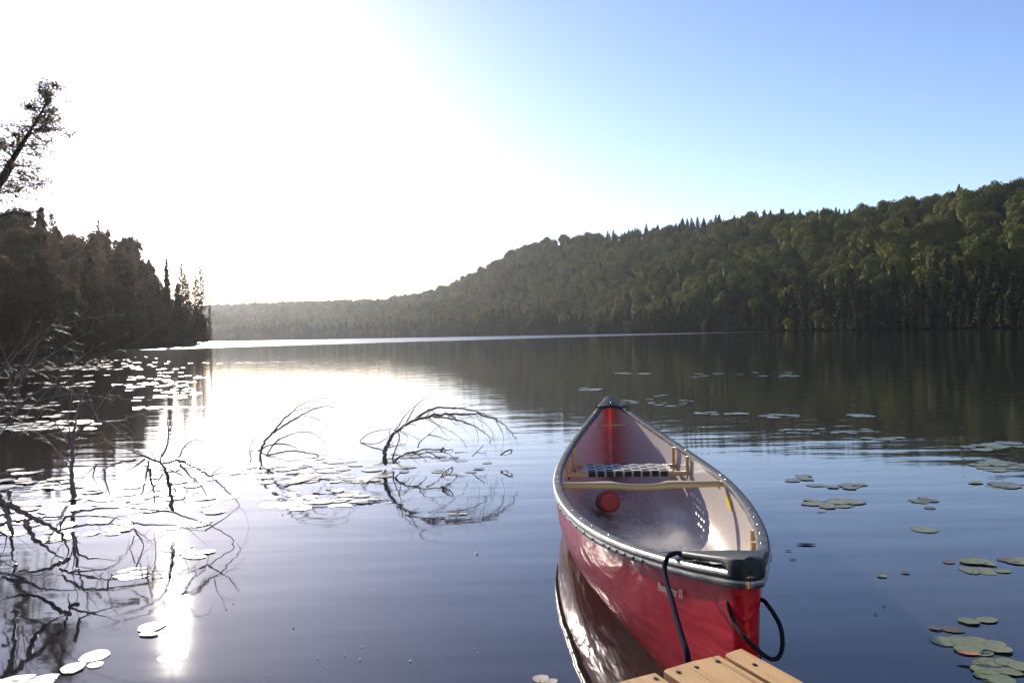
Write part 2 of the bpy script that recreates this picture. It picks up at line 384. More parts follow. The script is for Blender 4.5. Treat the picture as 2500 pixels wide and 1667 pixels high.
gi = N.new('NodeGroupInput'); go = N.new('NodeGroupOutput'); gt = N.new('GeometryNodeGeometryToInstance')
iop = N.new('GeometryNodeInstanceOnPoints')
for p in reversed(protos):
    oi = N.new('GeometryNodeObjectInfo'); oi.inputs['Object'].default_value = p; oi.inputs['As Instance'].default_value = True; Lk(oi.outputs['Geometry'], gt.inputs[0])
Lk(gi.outputs[0], iop.inputs['Points']); Lk(gt.outputs[0], iop.inputs['Instance']); iop.inputs['Pick Instance'].default_value = True
nv = N.new('GeometryNodeInputNamedAttribute'); nv.data_type = 'INT'; nv.inputs['Name'].default_value = 'variant'; Lk(nv.outputs['Attribute'], iop.inputs['Instance Index'])
ns = N.new('GeometryNodeInputNamedAttribute'); ns.data_type = 'FLOAT'; ns.inputs['Name'].default_value = 'tree_scale'; Lk(ns.outputs['Attribute'], iop.inputs['Scale'])
rv = N.new('FunctionNodeRandomValue'); rv.data_type = 'FLOAT_VECTOR'; rv.inputs['Max'].default_value = (.12, .12, 6.28); Lk(rv.outputs['Value'], iop.inputs['Rotation'])
Lk(iop.outputs[0], go.inputs[0])
md = forest.modifiers.new('scatter', 'NODES'); md.node_group = ng

# ---- the near left bank
bank = [(-16.5, -10), (-16.5, 10), (-17.2, 24), (-28.5, 40), (-42.5, 66), (-47, 90), (-54, 118), (-61, 148), (-66, 170), (-67, 182), (-75, 190), (-95, 196)]
inner = [(-60, -10), (-60, 10), (-60, 24), (-70, 40), (-80, 66), (-90, 90), (-95, 118), (-98, 148), (-98, 165), (-98, 172), (-98, 178), (-98, 185)]
rows = []
for k, (f, z) in enumerate([(-.02, -1.2), (0, -.05), (.02, .5), (.12, 1.2), (.4, 2.6), (1, 4.5)]):
    rows.append([(a_[0] + (b_[0] - a_[0]) * f, a_[1] + (b_[1] - a_[1]) * f, z + rnd.uniform(-.1, .1)) for a_, b_ in zip(bank, inner)])
mb = MB(); mb.grid(rows); tag(mb.build('left_bank', M_GROUND), kind='structure')

def conifer_proto(seed, h, r, dens=1.0, spire=1.0, droop=.15, leaf=.20, fill=True, fol=None):
    """trunk mesh and crown mesh, both rooted at the origin"""
    g = random.Random(seed); tb = MB(); P = []; NB = []
    lean = g.uniform(-.03, .03)
    tb.tube([(lean * h * s_ ** 2, 0, h * s_) for s_ in np.linspace(0, 1, 9)], [max(.012 * h * (1 - s_) ** .8, .012) for s_ in np.linspace(0, 1, 9)], 7)
    z = h * .05
    while z < h * .985:
        f = z / h; R_ = r * (1 - f) ** (.75 * spire) * g.uniform(.7, 1.1) + .12
        nb = 5 if f < .8 else 4
        for b in range(nb):
            a_ = g.uniform(0, 6.283); L_ = R_ * g.uniform(.6, 1.12)
            s0 = Vector((lean * h * f * f, 0, z)); d = Vector((math.cos(a_), math.sin(a_), 0))
            pl = [s0 + d * L_ * q + Vector((0, 0, -droop * L_ * q * q * 2 + .25 * L_ * q ** 3)) for q in (0, .35, .7, 1)]
            tb.tube(pl, [.02 + .006 * L_, .018, .012, .005], 3, cap=False)
            nq = int(max(6, 26 * L_ * dens))
            for _ in range(nq):
                q = g.uniform(.15, 1.03); w = .30 * L_ * (1.1 - q) + .10
                base = s0 + d * L_ * q + Vector((0, 0, -droop * L_ * q * q * 2 + .25 * L_ * q ** 3))
                side = Vector((-d.y, d.x, 0)) * g.uniform(-w, w)
                P.append((base + side + Vector((0, 0, g.uniform(-.22, .10)))))
                NB.append((0, 0, .8))
        z += h * .021 / max(dens, .5) ** .3 * g.uniform(.7, 1.3)
    P = np.array([tuple(p) for p in P]); V, F = leaf_quads(P, leaf, np.array(NB), .8)
    crown = np_mesh('crown', V, F, fol or M_CON); trunk = tb.build('trunk', M_BARK, mesh_only=True)
    return trunk, crown
def broad_proto(seed, h, r, fol, nleaf=5200, leaf=.17):
    g = random.Random(seed); G = np.random.default_rng(seed); tb = MB(); Ps = []; Ns = []
    tb.tube([(0, 0, h * s_ * .8) for s_ in np.linspace(0, 1, 6)], [.018 * h * (1 - s_ * .8) for s_ in np.linspace(0, 1, 6)], 8)
    nl = 26
    for i in range(nl):
        a_ = g.uniform(0, 6.283); f = g.uniform(.12, 1); rr = r * math.sin(math.pi * min(.97, f * .62 + .33)) * g.uniform(.45, .9)
        c = Vector((math.cos(a_) * rr, math.sin(a_) * rr, h * (.14 + .80 * f))); R_ = r * g.uniform(.26, .42)
        tb.tube([(0, 0, max(.1, c.z - r * .9)), (c.x * .5, c.y * .5, c.z - r * .35), tuple(c)], [.01 * h, .006 * h, .02], 4, cap=False)
        k = nleaf // nl; d = G.normal(size=(k, 3)); d /= np.linalg.norm(d, axis=1)[:, None]
        Ps.append(np.array(c) + d * R_ * G.uniform(.35, 1.1, (k, 1)) * np.array([1, 1, .8])); Ns.append(d * .7 + np.array([0, 0, .5]))
    V, F = leaf_quads(np.concatenate(Ps), leaf, np.concatenate(Ns))
    return tb.build('trunk', M_BARK, mesh_only=True), np_mesh('crown', V, F, fol)
def plant(name, proto, loc, rz, s, sz=1.0, tilt=(0, 0), **k):
    t_ = empty(name, loc, rz); t_.scale = (s, s, s * sz); t_.rotation_euler = (tilt[0], tilt[1], rz)
    link('trunk', proto[0], t_); link('crown', proto[1], t_); tag(t_, **k); return t_
SPR = [conifer_proto(31 + i, 14, 2.5, 1.5, 1.0, leaf=.17) for i in range(3)]
SPARSE = [conifer_proto(51 + i, 15, 2.0, .42, .8, .05, leaf=.15) for i in range(3)]
BRD = [broad_proto(71 + i, 13, 3.9, M_CON, 8500, .19) for i in range(3)]

def bank_x(y): return float(np.interp(y, [b[1] for b in bank], [b[0] for b in bank]))
# skyline of the left wood measured in the photograph: tree-top height for an azimuth
sky_x = [-400, 0, 60, 110, 150, 200, 250, 300, 350, 390, 420, 440, 460, 490, 515]; sky_y = [480, 512, 520, 520, 545, 575, 580, 590, 612, 660, 700, 715, 725, 740, 790]
G_ = 'trees of the dark wood on the left bank'
g = random.Random(3); y = 60.0; cnt = 0
def htop(px, D): return (841 - px * .02 - smooth_interp(px, sky_x, sky_y)) / FPX * D + H
for row, (off, cover) in enumerate([(-.3, .33), (1.2, .66), (4.5, .85), (9, 1.0), (14, .98)]):
    y = 62.0 + row
    while y < 188:
        x = bank_x(y) - off * g.uniform(.8, 1.2) - (0 if y < 170 else 2)
        px = 1250 + FPX * x / y
        step = 2.6 if row == 0 else (3.6 if row == 1 else 4.6)
        if -140 < px < 512:
            hh = htop(px, y) * cover * 1.1 * g.uniform(.86, 1.0)
            z = min(3.0, off * .13)
            hh = max(3.0, hh - z)
            con = g.random() < .5
            if con: plant('conifer_tree', SPR[g.randrange(3)], (x, y, z * .6), g.uniform(0, 6.28), hh / 14 if hh > 8 else hh / 11, min(1.1, 1.0), label='dark conifer packed into the shaded wood on the left bank', cat='tree', group=G_)
            else: plant('broadleaf_tree', BRD[g.randrange(3)], (x, y, z * .6), g.uniform(0, 6.28), hh / 12.6, 1.0, label='dark bushy round-headed tree in the shaded wood on the left bank', cat='tree', group=G_ + ' (bushy)')
            cnt += 1
        y += step * g.uniform(.7, 1.3) * (1 + y / 200)
# individual spires standing above the wood
def spire(px, ytop, D, proto, label, width=1.0, tilt=(0, 0), name='spruce_tree'):
    p = at_d(px, ytop, D); hgt = p.z - .5
    t_ = plant(name, proto, (p.x, p.y, .5), px, width, 1, tilt, label=label, cat='tree'); ph = 14 if proto in SPR else 15
    t_.scale = (width * hgt / ph, width * hgt / ph, hgt / ph)
spire(236, 533, 104, SPARSE[0], 'pointed spruce whose tip rises highest above the middle of the left wood', .62)
spire(258, 552, 106, SPARSE[1], 'thin spruce tip just right of the highest spire of the left wood', .7)
spire(324, 572, 122, SPARSE[2], 'spruce top on the sloping skyline right of the twin spires', .7)
spire(128, 512, 82, SPARSE[1], 'ragged spruce top close under the bare hanging branch at far left', .8)
spire(408, 628, 150, SPR[1], 'slim spruce spire where the left wood drops towards the point', .55)
spire(446, 641, 160, SPARSE[0], 'gaunt see-through spruce with bare side branches near the wooded point', .95)
spire(462, 690, 168, SPARSE[1], 'short gaunt spruce between the two tall see-through ones at the point', .9)
spire(489, 648, 176, SPARSE[2], 'tall see-through spruce at the tip of the wooded point', 1.0)
spire(452, 668, 164, SPARSE[2], 'dim spruce wedged behind the gaunt one at the wooded point', 1.1)
spire(474, 672, 174, SPARSE[0], 'spruce with drooping boughs just inside the tip of the wooded point', 1.1)
spire(432, 690, 158, SPR[0], 'dense dark spruce left of the gaunt pair at the wooded point', 1.3)
spire(510, 705, 180, SPARSE[1], 'spindly little spruce outermost on the wooded point', .45)
spire(478, 745, 172, SPR[2], 'low bushy spruce at the foot of the wooded point', 1.5)
spire(495, 765, 176, SPR[0], 'low dense spruce overhanging the water at the wooded point', 1.6)

# ---- the leaning cedar over the left edge of the view (branches measured, depth spread round the trunk)
D0 = 24.0
ced = empty('leaning_cedar', (-18.2, D0, .6)); tag(ced, 'sparse cedar leaning out to the right above the wood at the left edge', 'tree')
def inv(p): return Vector(p) - ced.location
trunk_px = [(-265, 800), (-150, 655), (-60, 525), (0, 440), (40, 375), (75, 318), (105, 268), (130, 212)]
tp = [at_d(x, y_, D0 - .4 * i) for i, (x, y_) in enumerate(trunk_px)]; tp[0] = Vector((-18.2, D0, .3))
tb = MB(); tb.tube([inv(p) for p in tp], [.20, .15, .11, .085, .065, .045, .028, .008], 8)
# second leader
sl = [at_d(-60, 525, D0 - .8), at_d(-10, 470, D0 - 1.2), at_d(22, 425, D0 - 1.5), at_d(40, 375, D0 - 1.7), at_d(42, 345, D0 - 1.8)]
tb.tube([inv(p) for p in sl], [.07, .055, .04, .025, .008], 6)
tb.build('trunk', M_BARK, ced)
br = MB(); LP = []; g = random.Random(9)
def limb(p0, p1, r0, tufts=1.0, sub=5, sag=.0):
    L_ = (p1 - p0).length; mid = p0.lerp(p1, .5) + Vector((g.uniform(-.1, .1) * L_, g.uniform(-.15, .15) * L_, g.uniform(-.02, .12) * L_ - sag * L_))
    q1 = p0.lerp(mid, .5) + Vector((g.uniform(-.04, .04), 0, g.uniform(-.04, .04))) * L_; q2 = mid.lerp(p1, .5) + Vector((0, 0, -.03 * L_))
    pl = [p0, q1, mid, q2, p1]; br.tube([inv(p) for p in pl], [r0, r0 * .8, r0 * .6, r0 * .4, r0 * .15], 4, cap=False)
    for k in range(sub):
        f = g.uniform(.3, 1.0); i = min(3, int(f * 4)); b0 = pl[i].lerp(pl[i + 1], f * 4 - i)
        d = Vector((g.uniform(-1, 1), g.uniform(-1, 1), g.uniform(-.4, .9))).normalized() * L_ * g.uniform(.12, .34)
        if tufts > 0: 
            br.tube([inv(b0), inv(b0 + d * .5 + Vector((0, 0, .02))), inv(b0 + d)], [r0 * .3, r0 * .2, .004], 3, cap=False)
            for _ in range(int(15 * tufts)):
                c = b0 + d * g.uniform(.45, 1.1); LP.append(tuple(inv(c + Vector((g.gauss(0, .045), g.gauss(0, .045), g.gauss(0, .045))))))
        elif g.random() < .6:
            br.tube([inv(b0), inv(b0 + d * .5)], [r0 * .25, .004], 3, cap=False)
main = [tuple(p) for p in tp]
def on_trunk(f):
    i = min(len(tp) - 2, int(f * (len(tp) - 1))); return tp[i].lerp(tp[i + 1], f * (len(tp) - 1) - i)
# limbs read off the picture: (fraction of trunk, end px, end py)
ends = [(.99, 142, 208), (.97, 122, 222), (.95, 145, 235), (.93, 102, 228), (.9, 150, 240), (.88, 78, 258), (.86, 118, 250), (.84, 62, 262), (.83, 138, 275), (.80, 148, 300), (.78, 90, 290), (.77, 128, 300),
        (.74, 140, 318), (.72, 162, 335), (.70, 55, 320), (.69, 148, 345), (.66, 128, 350), (.64, 42, 300), (.62, 112, 370), (.60, 145, 402), (.58, 95, 385), (.55, 30, 330), (.52, 100, 420), (.50, 75, 435),
        (.48, 130, 455), (.46, 115, 470), (.45, 85, 455), (.43, 100, 492), (.42, 60, 470), (.40, 120, 448), (.38, 40, 480), (.37, 20, 495), (.5, -40, 400), (.55, -20, 350), (.45, -90, 430), (.40, 70, 490), (.6, 0, 345), (.38, 10, 460)]
for f, ex, ey in ends:
    p0 = on_trunk(f); p1 = at_d(ex, ey, p0.y + g.uniform(-1.3, 1.3)); limb(p0, p1, (.014 + .012 * (1 - f)), 1.0 if ey < 500 else .5, 7)
for f in np.linspace(.36, .96, 26):
    p0 = on_trunk(f); L_ = 1.7 * (1.15 - f); a_ = g.uniform(0, 6.28); limb(p0, p0 + Vector((math.cos(a_) * L_ * .75, math.sin(a_) * L_, g.uniform(-.1, .5) * L_)), .02, .8, 5)
for p0, ex, ey in [(sl[1], 5, 430), (sl[2], 60, 400), (sl[2], 5, 385), (sl[3], 20, 350), (sl[3], 58, 345), (sl[4], 38, 325)]:
    limb(p0, at_d(ex, ey, p0.y + g.uniform(-.6, .6)), .02, 1.0, 6)
# the bare drooping branch beneath
bb = [at_d(-60, 525, D0 - .8), at_d(0, 528, D0 - 1), at_d(35, 518, D0 - 1.1), at_d(60, 524, D0 - 1.2), at_d(85, 516, D0 - 1.3), at_d(108, 512, D0 - 1.4)]
br.tube([inv(p) for p in bb], [.07, .05, .04, .03, .02, .008], 5)
for i in range(8):
    q = bb[1 + i % 5]; limb(q, q + Vector((g.uniform(-.2, .4), g.uniform(-.3, .3), g.uniform(-.3, .35))), .012, 0, 2)
br.build('branches', M_BARK, ced)
V, F = leaf_quads(np.array(LP), .030, None, .7); link('crown', np_mesh('crown', V, F, M_CED), ced)

# ------------------------------------------------------------------ the canoe
A = 2.285
CB, CPP, CZ0, CZ1, CG, CSH, CE = .4248, 1.84, .2578, .4722, 1.037, 2.23, .03
CX, CY, CYAW = .6104, 4.0457, .0511
def half(u):
    t_ = min(1, abs(u) / A); return CE + (CB - CE) * max(0, 1 - t_ ** CPP) ** CG
def sheer(u): return CZ0 + (CZ1 - CZ0) * (abs(u) / A) ** CSH + .0052 * u
def keel(u):
    t_ = abs(u) / A; k = -.105 + .035 * t_ ** 2
    if t_ > .90: k += (1 - math.sqrt(max(0, 1 - ((t_ - .90) / .10) ** 2))) * .30 * (1 if t_ < 1 else 1)
    return k
canoe = empty('canoe', (CX, CY, 0), -CYAW); tag(canoe, 'red canoe with white interior floating nose-in against the wooden dock', 'canoe')
cm = Matrix.Translation((CX, CY, 0)) @ Matrix.Rotation(-CYAW, 4, 'Z')
def cw(w, u, z): return cm @ Vector((w, u, z))
def section(u, off=0.0, n=15):
    """half breadth and height from keel to sheer, starboard side"""
    t_ = abs(u) / A; b = max(.004, half(u) - .016 + .012 * max(0, (t_ - .9) / .1) - off); e = 3.5 - 1.9 * min(1, t_ / .85) ** 1.2
    kz = keel(u) + off * 1.2; sz_ = sheer(u) - .004; out = []
    rd = 1.0
    endd = A - abs(u)
    if endd < .03: rd = math.sqrt(max(0, 1 - ((.03 - endd) / .03) ** 2)); 
    for i in range(n):
        th = (i / (n - 1)) * math.pi / 2
        k = 1 - max(0, math.cos(th)) ** (2 / e); w = b * max(0, math.sin(th)) ** (2 / e)
        if t_ > .88: 
            m_ = (t_ - .88) / .12; w = w * (1 - m_) + b * min(1, (k + .02) ** .35) * m_
        out.append((w * rd, kz + (sz_ - kz) * k))
    out[0] = (0, out[0][1]); return out
us = sorted(set([round(x, 4) for x in list(np.linspace(-A + .12, A - .12, 61)) + [s_ * (A - d) for s_ in (-1, 1) for d in (.0, .0015, .004, .008, .014, .022, .03, .045, .065, .09)]]))
def hull_rows(off):
    rows = []
    for u in us:
        uu = u * (A - .017 - off * 3) / A
        s_ = section(u, off); rows.append([(-w, uu, z) for w, z in reversed(s_)] + [(w, uu, z) for w, z in s_[1:]])
    return rows
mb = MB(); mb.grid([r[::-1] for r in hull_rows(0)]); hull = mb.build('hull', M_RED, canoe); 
mb = MB(); mb.grid(hull_rows(.007)[1:-1]); lining = mb.build('lining', M_WHITE, canoe); lining['label'] = 'white inner lining of the canoe'
def rail(side):
    prof = [(-.040, -.016), (-.042, .000), (-.040, .006), (-.034, .009), (-.010, .008), (-.003, .005), (.000, -.001), (.0005, -.007), (-.003, -.010), (-.004, -.012), (-.002, -.015), (-.002, -.030), (-.006, -.031), (-.010, -.028)]
    rows = []; mi = []
    for u in us:
        b = half(u); endd = A - abs(u); r_ = []
        for w, z in prof:
            ww = b + w
            if endd < .05: ww *= math.sqrt(max(0.0004, 1 - ((.05 - endd) / .05) ** 2))
            r_.append((side * max(.001, ww), u, sheer(u) + z))
        rows.append(r_ if side < 0 else r_[::-1])
    mb = MB(); mb.grid(rows)
    npf = len(prof) - 1
    for i in range(len(mb.f)):
        j = i % npf; j = j if side < 0 else npf - 1 - j
        mb.mi[i] = 1 if j in (0, 5, 6, 10, 11) else (2 if j in (7, 8, 9, 12) else 0)
    return mb.build('gunwale', [M_RAIL, M_ALU, M_BLACK], canoe)
rail(-1); rail(1)
# end decks with their skirts
def deck(s_, length, cut, drop):
    root = MB(); n = 14; outl = []
    top = .0098
    ulist = [A - length + length * i / (n - 1) for i in range(n)]
    def ow(u): 
        q_ = min(1, max(0, (u - (A - .10)) / .08)); w = half(u) - .007 + .0105 * q_ * q_; d = A + .006 - u
        if d < .05: w *= math.sqrt(max(.0, 1 - ((.05 - d) / .05) ** 2 * .80))
        return w
    rows = []
    for i, u in enumerate(ulist):
        if i == n - 1: u = A + .006
        W = ow(min(u, A + .006)); r_ = []
        for j in range(-8, 9):
            q = j / 8
            uu = u
            if u < A - length + cut + 1e-6 or True:
                # concave hand-hold edge
                edge = A - length + cut * max(0, 1 - (q * 1.25) ** 4) if abs(q) < .8 else A - length
                uu = edge + (A + .006 - edge) * (i / (n - 1))
            w = q * ow(min(uu, A + .006)); r_.append((w, s_ * uu, sheer(min(uu, A)) + top + .006 * (1 - q * q) ))
        rows.append(r_)
    if s_ > 0: rows = [r[::-1] for r in rows]
    root.grid(rows)
    # skirt around the outline
    outline = [r[0] for r in rows] + [p for p in rows[-1][1:-1]] + [r[-1] for r in reversed(rows)]
    sk = []
    for dz, sc_ in ((0, 1.0), (-.004, 1.03), (-drop * .8, 1.035), (-drop, 1.0)):
        rr = []
        for p in outline:
            kk = min(1, max(0, (abs(p[1]) - (A - .075)) / .05)); kk = kk * kk * (3 - 2 * kk)
            rr.append((p[0] * sc_, s_ * (abs(p[1]) + (.004 if dz < 0 else 0)), p[2] + dz * (max(kk, .22) if dz < -.005 else .35 + .65 * kk) - (.004 * (1 - kk) if dz < -.005 else 0)))
        sk.append(rr)
    root.grid(sk)
    # front lip
    lip = rows[0]; root.grid([[(p[0], p[1], p[2]) for p in lip], [(p[0], p[1] + s_ * .002, p[2] - .022) for p in lip]])
    d = root.build('deck_plate', M_DECK, canoe)
    return d
dk1 = deck(1, .30, .05, .020); dk2 = deck(-1, .27, .05, .040)
# seams and centre rivet on the far deck
u_ = A - .30
for s_ in (-1, 1):
    mb = MB()
    mb.tube([(s_ * (half(u_) + .004), u_, sheer(u_) + .015), (s_ * (half(u_) - .03), u_ - .004, sheer(u_) + .02), (s_ * (half(u_) - .055), u_ - .002, sheer(u_) + .018)], .005, 5); mb.build('deck_seam', M_BLACK, dk1); mb = MB()
    mb.tube([(0, u_ + .10, sheer(u_ + .1) + .018), (s_ * .02, u_ + .108, sheer(u_ + .1) + .018), (s_ * .05, u_ + .13, sheer(u_ + .12) + .014)], .0022, 4)
    mb.build('deck_seam', M_BLACK, dk1)
def bolt(p, nrm, r, m_, name='bolt', parent=canoe):
    mb = MB(); nz = Vector(nrm).normalized(); q = nz.to_track_quat('Z', 'Y').to_matrix(); rows = []
    for f in (0, .35, .65, .88, 1.0):
        rr = r * math.cos(f * math.pi / 2) if f < 1 else r * .05
        rows.append([tuple(Vector(p) + q @ Vector((rr * math.cos(k * math.pi / 4), rr * math.sin(k * math.pi / 4), r * .7 * math.sin(f * math.pi / 2)))) for k in range(8)])
    mb.grid(rows, close=True); return mb.build(name, m_, parent)
bolt((0, A - .19, sheer(A - .19) + .017), (0, 0, 1), .006, M_STEEL)
for s_ in (-1, 1):
    bolt((s_ * (half(A - .28) - .02), A - .28, sheer(A - .28) + .014), (0, 0, 1), .006, M_STEEL)
    for u in (1.86, 1.30, 1.02, .80, .08, -.04, -.78, -.98, -1.16, -1.38, -1.62):
        if s_ < 0 and u in (-1.62,): continue
        bolt((s_ * (half(u) - .024), u, sheer(u) + .008), (0, 0, 1), .0055, M_STEEL)
    for k in range(13):
        u = -.45 - k * .135
        if k >= 8: u = -1.46 - (k - 8) * .075
        bolt((s_ * (half(u) - .0015), u, sheer(u) - .021), (s_, -.15, .0), .0055, M_DARKBOLT, 'rivet')
for w in (-.032, -.018, -.004, .010, .024, .036): bolt((w, -A + .105, sheer(2.2) + .004), (0, -.2, 1), .0045, M_STEEL)

def inner_w(u, z):      # inner half breadth at a height
    s_ = section(u, .007); zz = [p[1] for p in s_]; ww = [p[0] for p in s_]; return float(np.interp(z, zz, ww))
# carrying yoke, carved
mb = MB(); n = 60; z0 = sheer(0) - .018; W = inner_w(0, z0) + .004; top = []; bot = []
def yoke_edge(q):
    far = .026 + .030 * math.exp(-((abs(q) - .16) / .07) ** 2) + .010 * math.exp(-((abs(q) - .26) / .12) ** 2); 
    if abs(q) < .13: far = .056 * (abs(q) / .13) ** 3 + .002
    return far
rows = []
for i in range(n + 1):
    q = -W + 2 * W * i / n; f = yoke_edge(q); nr = -.030 - .006 * math.cos(q * 6); h_ = .011
    zc = z0 - .004 * math.cos(q * 4)
    if abs(q) < .13: zc -= .006 * (1 - (abs(q) / .13) ** 2)
    rows.append([(q, nr, zc - h_), (q, nr - .004, zc), (q, nr, zc + h_), (q, (nr + f) / 2, zc + h_ + .003), (q, f, zc + h_ - .002), (q, f + .003, zc), (q, f, zc - h_)])
mb.grid(rows, close=True); yk = mb.build('yoke', M_ASH, canoe)
for s_ in (-1, 1):
    for du in (-.012, .014): bolt((s_ * (W - .03), du, z0 - .020), (0, -.3, -1), .006, M_DARKBOLT, 'bolt', yk)
# carry handle across the far end, slim bent wood
uh = 1.88; zh = sheer(uh) - .085; W = inner_w(uh, zh) + .003; mb = MB()
mb.tube([(-W, uh, zh), (-W * .6, uh - .004, zh - .001), (0, uh - .006, zh), (W * .6, uh - .004, zh + .001), (W * .8, uh - .001, zh + .004), (W, uh + .006, zh + .018)], .0065, 8)
mb.build('carry_handle', M_ASH, canoe)
# web seats hung on drops
def seat(u0, u1, zs, ws=.245, nx=9):
    kx = (ws - .04) / .205
    root = MB(); nm = 'seat'
    f = MB()
    Wn, Wf = [min(inner_w(u + e_, zs - .012) for e_ in (-.011, .011)) + .001 for u in (u0, u1)]
    for u, W_ in ((u0, Wn), (u1, Wf)):
        f.box((0, u, zs), (W_, .010, .012))
    for s_ in (-1, 1): f.box((s_ * ws, (u0 + u1) / 2, zs), (.010, (u1 - u0) / 2 - .01, .011))
    st = f.build('seat', M_ASH, canoe, smooth=False)
    w = MB(); ny = 5
    for i in range(nx):
        x = (-.205 + .41 * i / (nx - 1)) * kx
        rows = []
        for yy in np.linspace(u0 - .013, u1 + .013, 21):
            over = math.sin((yy - u0) / (u1 - u0) * math.pi * ny + i * math.pi) * .0018
            rows.append([(x - .0195, yy, zs + .0145 + over), (x + .0195, yy, zs + .0145 + over)])
        w.grid([r[::-1] for r in rows])
        for ue, sg in ((u0, -1), (u1, 1)):
            w.grid([[(x - .0195, ue + sg * .013, zs + .015), (x + .0195, ue + sg * .013, zs + .015)], [(x - .0195, ue + sg * .0135, zs - .014), (x + .0195, ue + sg * .0135, zs - .014)]])
    w.build('webbing', M_BLACKWEB, st)['label'] = 'black lengthwise straps of the woven seat'
    w = MB()
    for j in range(ny):
        yy = u0 + .03 + (u1 - u0 - .06) * j / (ny - 1); rows = []
        for x in np.linspace(-ws - .013, ws + .013, 55):
            over = -math.sin((yy - u0) / (u1 - u0) * math.pi * ny + ((x / kx + .205) / .41 * (nx - 1)) * math.pi) * .0026
            rows.append([(x, yy - .0185, zs + .0148 + over), (x, yy + .0185, zs + .0148 + over)])
        w.grid(rows)
    w.build('webbing', M_WHITEWEB, st)['label'] = 'pale crosswise straps of the woven seat'
    for s_ in (-1, 1):
        for u, W_ in ((u0, Wn), (u1, Wf)):
            d = MB(); top = sheer(u) - .012; ww = min(inner_w(u + e_, q_) for e_ in (-.01, .01) for q_ in (zs - .034, zs, top)) - .008
            d.box((s_ * ww, u, (top + zs) / 2 + .006), (.009, .009, (top - zs) / 2 - .006)); dd = d.build('seat_drop', M_ASH, st, smooth=False)
            bb_ = MB(); bb_.tube([(s_ * ww, u, zs - .032), (s_ * ww, u, zs - .012)], .004, 6); bb_.build('bolt', M_DARKBOLT, dd)
    return st
seat(.72, .98, .170); seat(-1.42, -1.15, .195, .165, 6)
# lettering on the left side near the dock end, laid on the hull surface
def outer_w(u, z):
    s_ = section(u, 0); zz = [p[1] for p in s_]; ww = [p[0] for p in s_]; return float(np.interp(z, zz, ww))
def lettering(txt, u0, u1, ztop, h_, m_, off, ex):
    cu = bpy.data.curves.new('lettering', 'FONT'); cu.body = txt; cu.size = 1; cu.offset = ex; cu.shear = .12; cu.resolution_u = 3
    ob = bpy.data.objects.new('lettering', cu); COL.objects.link(ob); dg = bpy.context.evaluated_depsgraph_get(); dg.update()
    me = bpy.data.meshes.new_from_object(ob.evaluated_get(dg)); bpy.data.objects.remove(ob)
    import bmesh
    bm = bmesh.new(); bm.from_mesh(me); bmesh.ops.triangulate(bm, faces=bm.faces[:]); bmesh.ops.subdivide_edges(bm, edges=[e for e in bm.edges if e.calc_length() > .25], cuts=2)
    xs = [v.co.x for v in bm.verts]; lo, hi = min(xs), max(xs)
    for v in bm.verts:
        u = u0 + (u1 - u0) * (v.co.x - lo) / (hi - lo); z = ztop + (sheer(u) - sheer(u0)) - h_ + v.co.y * h_ 
        v.co = Vector((-outer_w(u, z) - off, u, z))
    bm.to_mesh(me); bm.free(); me.materials.clear(); me.materials.append(m_); return link('lettering', me, canoe)
def hull_hit(x, y_, side=-1, inner=False):
    for k_ in range(1500, 4500, 4):
        D_ = k_ / 1000; p_ = cm.inverted() @ at_d(x, y_, D_)
        if abs(p_.y) < A - .02 and keel(p_.y) < p_.z < sheer(p_.y):
            w_ = inner_w(p_.y, p_.z) if inner else outer_w(p_.y, p_.z)
            if (inner and p_.x * side > w_) or (not inner and p_.x * side < w_): return p_
    raise ValueError((x, y_))
# the words read towards the dock end (u falls from left to right in the view)
h1_, h2_ = hull_hit(1609, 1432), hull_hit(1668, 1446); LET_U0, LET_U1 = h1_.y, h2_.y; print('letters', h1_, h2_)
lettering('Prospector 15', LET_U0, LET_U1, h1_.z + .022, .030, M_LETTER, .0015, .035)
lettering('Prospector 15', LET_U0, LET_U1, h1_.z + .022, .030, M_LETTERD, .0025, -.005)

hA, hB = hull_hit(1775, 1206, 1, True), hull_hit(1787, 1248, 1, True); print('label', hA, hB)
mb = MB(); rows = []
for f_ in np.linspace(0, 1, 7):
    u = hA.y + (hB.y - hA.y) * f_; rows.append([(inner_w(u, z) - .003, u, z) for z in np.linspace(hA.z + .005, hA.z - .055, 5)])
mb.grid(rows); mb.build('warning_label', M_YELLOW, canoe)

# red-capped bailer lying on the canoe floor
bp = at_d(1489, 1224, 4.78); bl = empty('bailer', (bp.x, bp.y, bp.z)); tag(bl, 'dark round container with an orange-red lid lying on the canoe floor', 'container')
def lathe(mb, prof, ax, n=28, mi=0):
    ax = Vector(ax).normalized(); q = ax.to_track_quat('Z', 'Y').to_matrix()
    mb.grid([[tuple(q @ Vector((r_ * math.cos(2 * math.pi * k / n), r_ * math.sin(2 * math.pi * k / n), h_))) for k in range(n)] for r_, h_ in prof], mi, close=True)
axd = Vector((.10, -1, .22))
mb = MB(); lathe(mb, [(.0005, .004), (.040, .004), (.052, .003), (.059, 0), (.062, -.006), (.062, -.030), (.058, -.033)], axd); mb.build('lid', M_ORANGE, bl)
mb = MB(); lathe(mb, [(.056, -.030), (.057, -.05), (.056, -.15), (.050, -.165), (.001, -.168)], axd + Vector((.0, 0, 0))); mb.build('body', M_BLACK, bl)

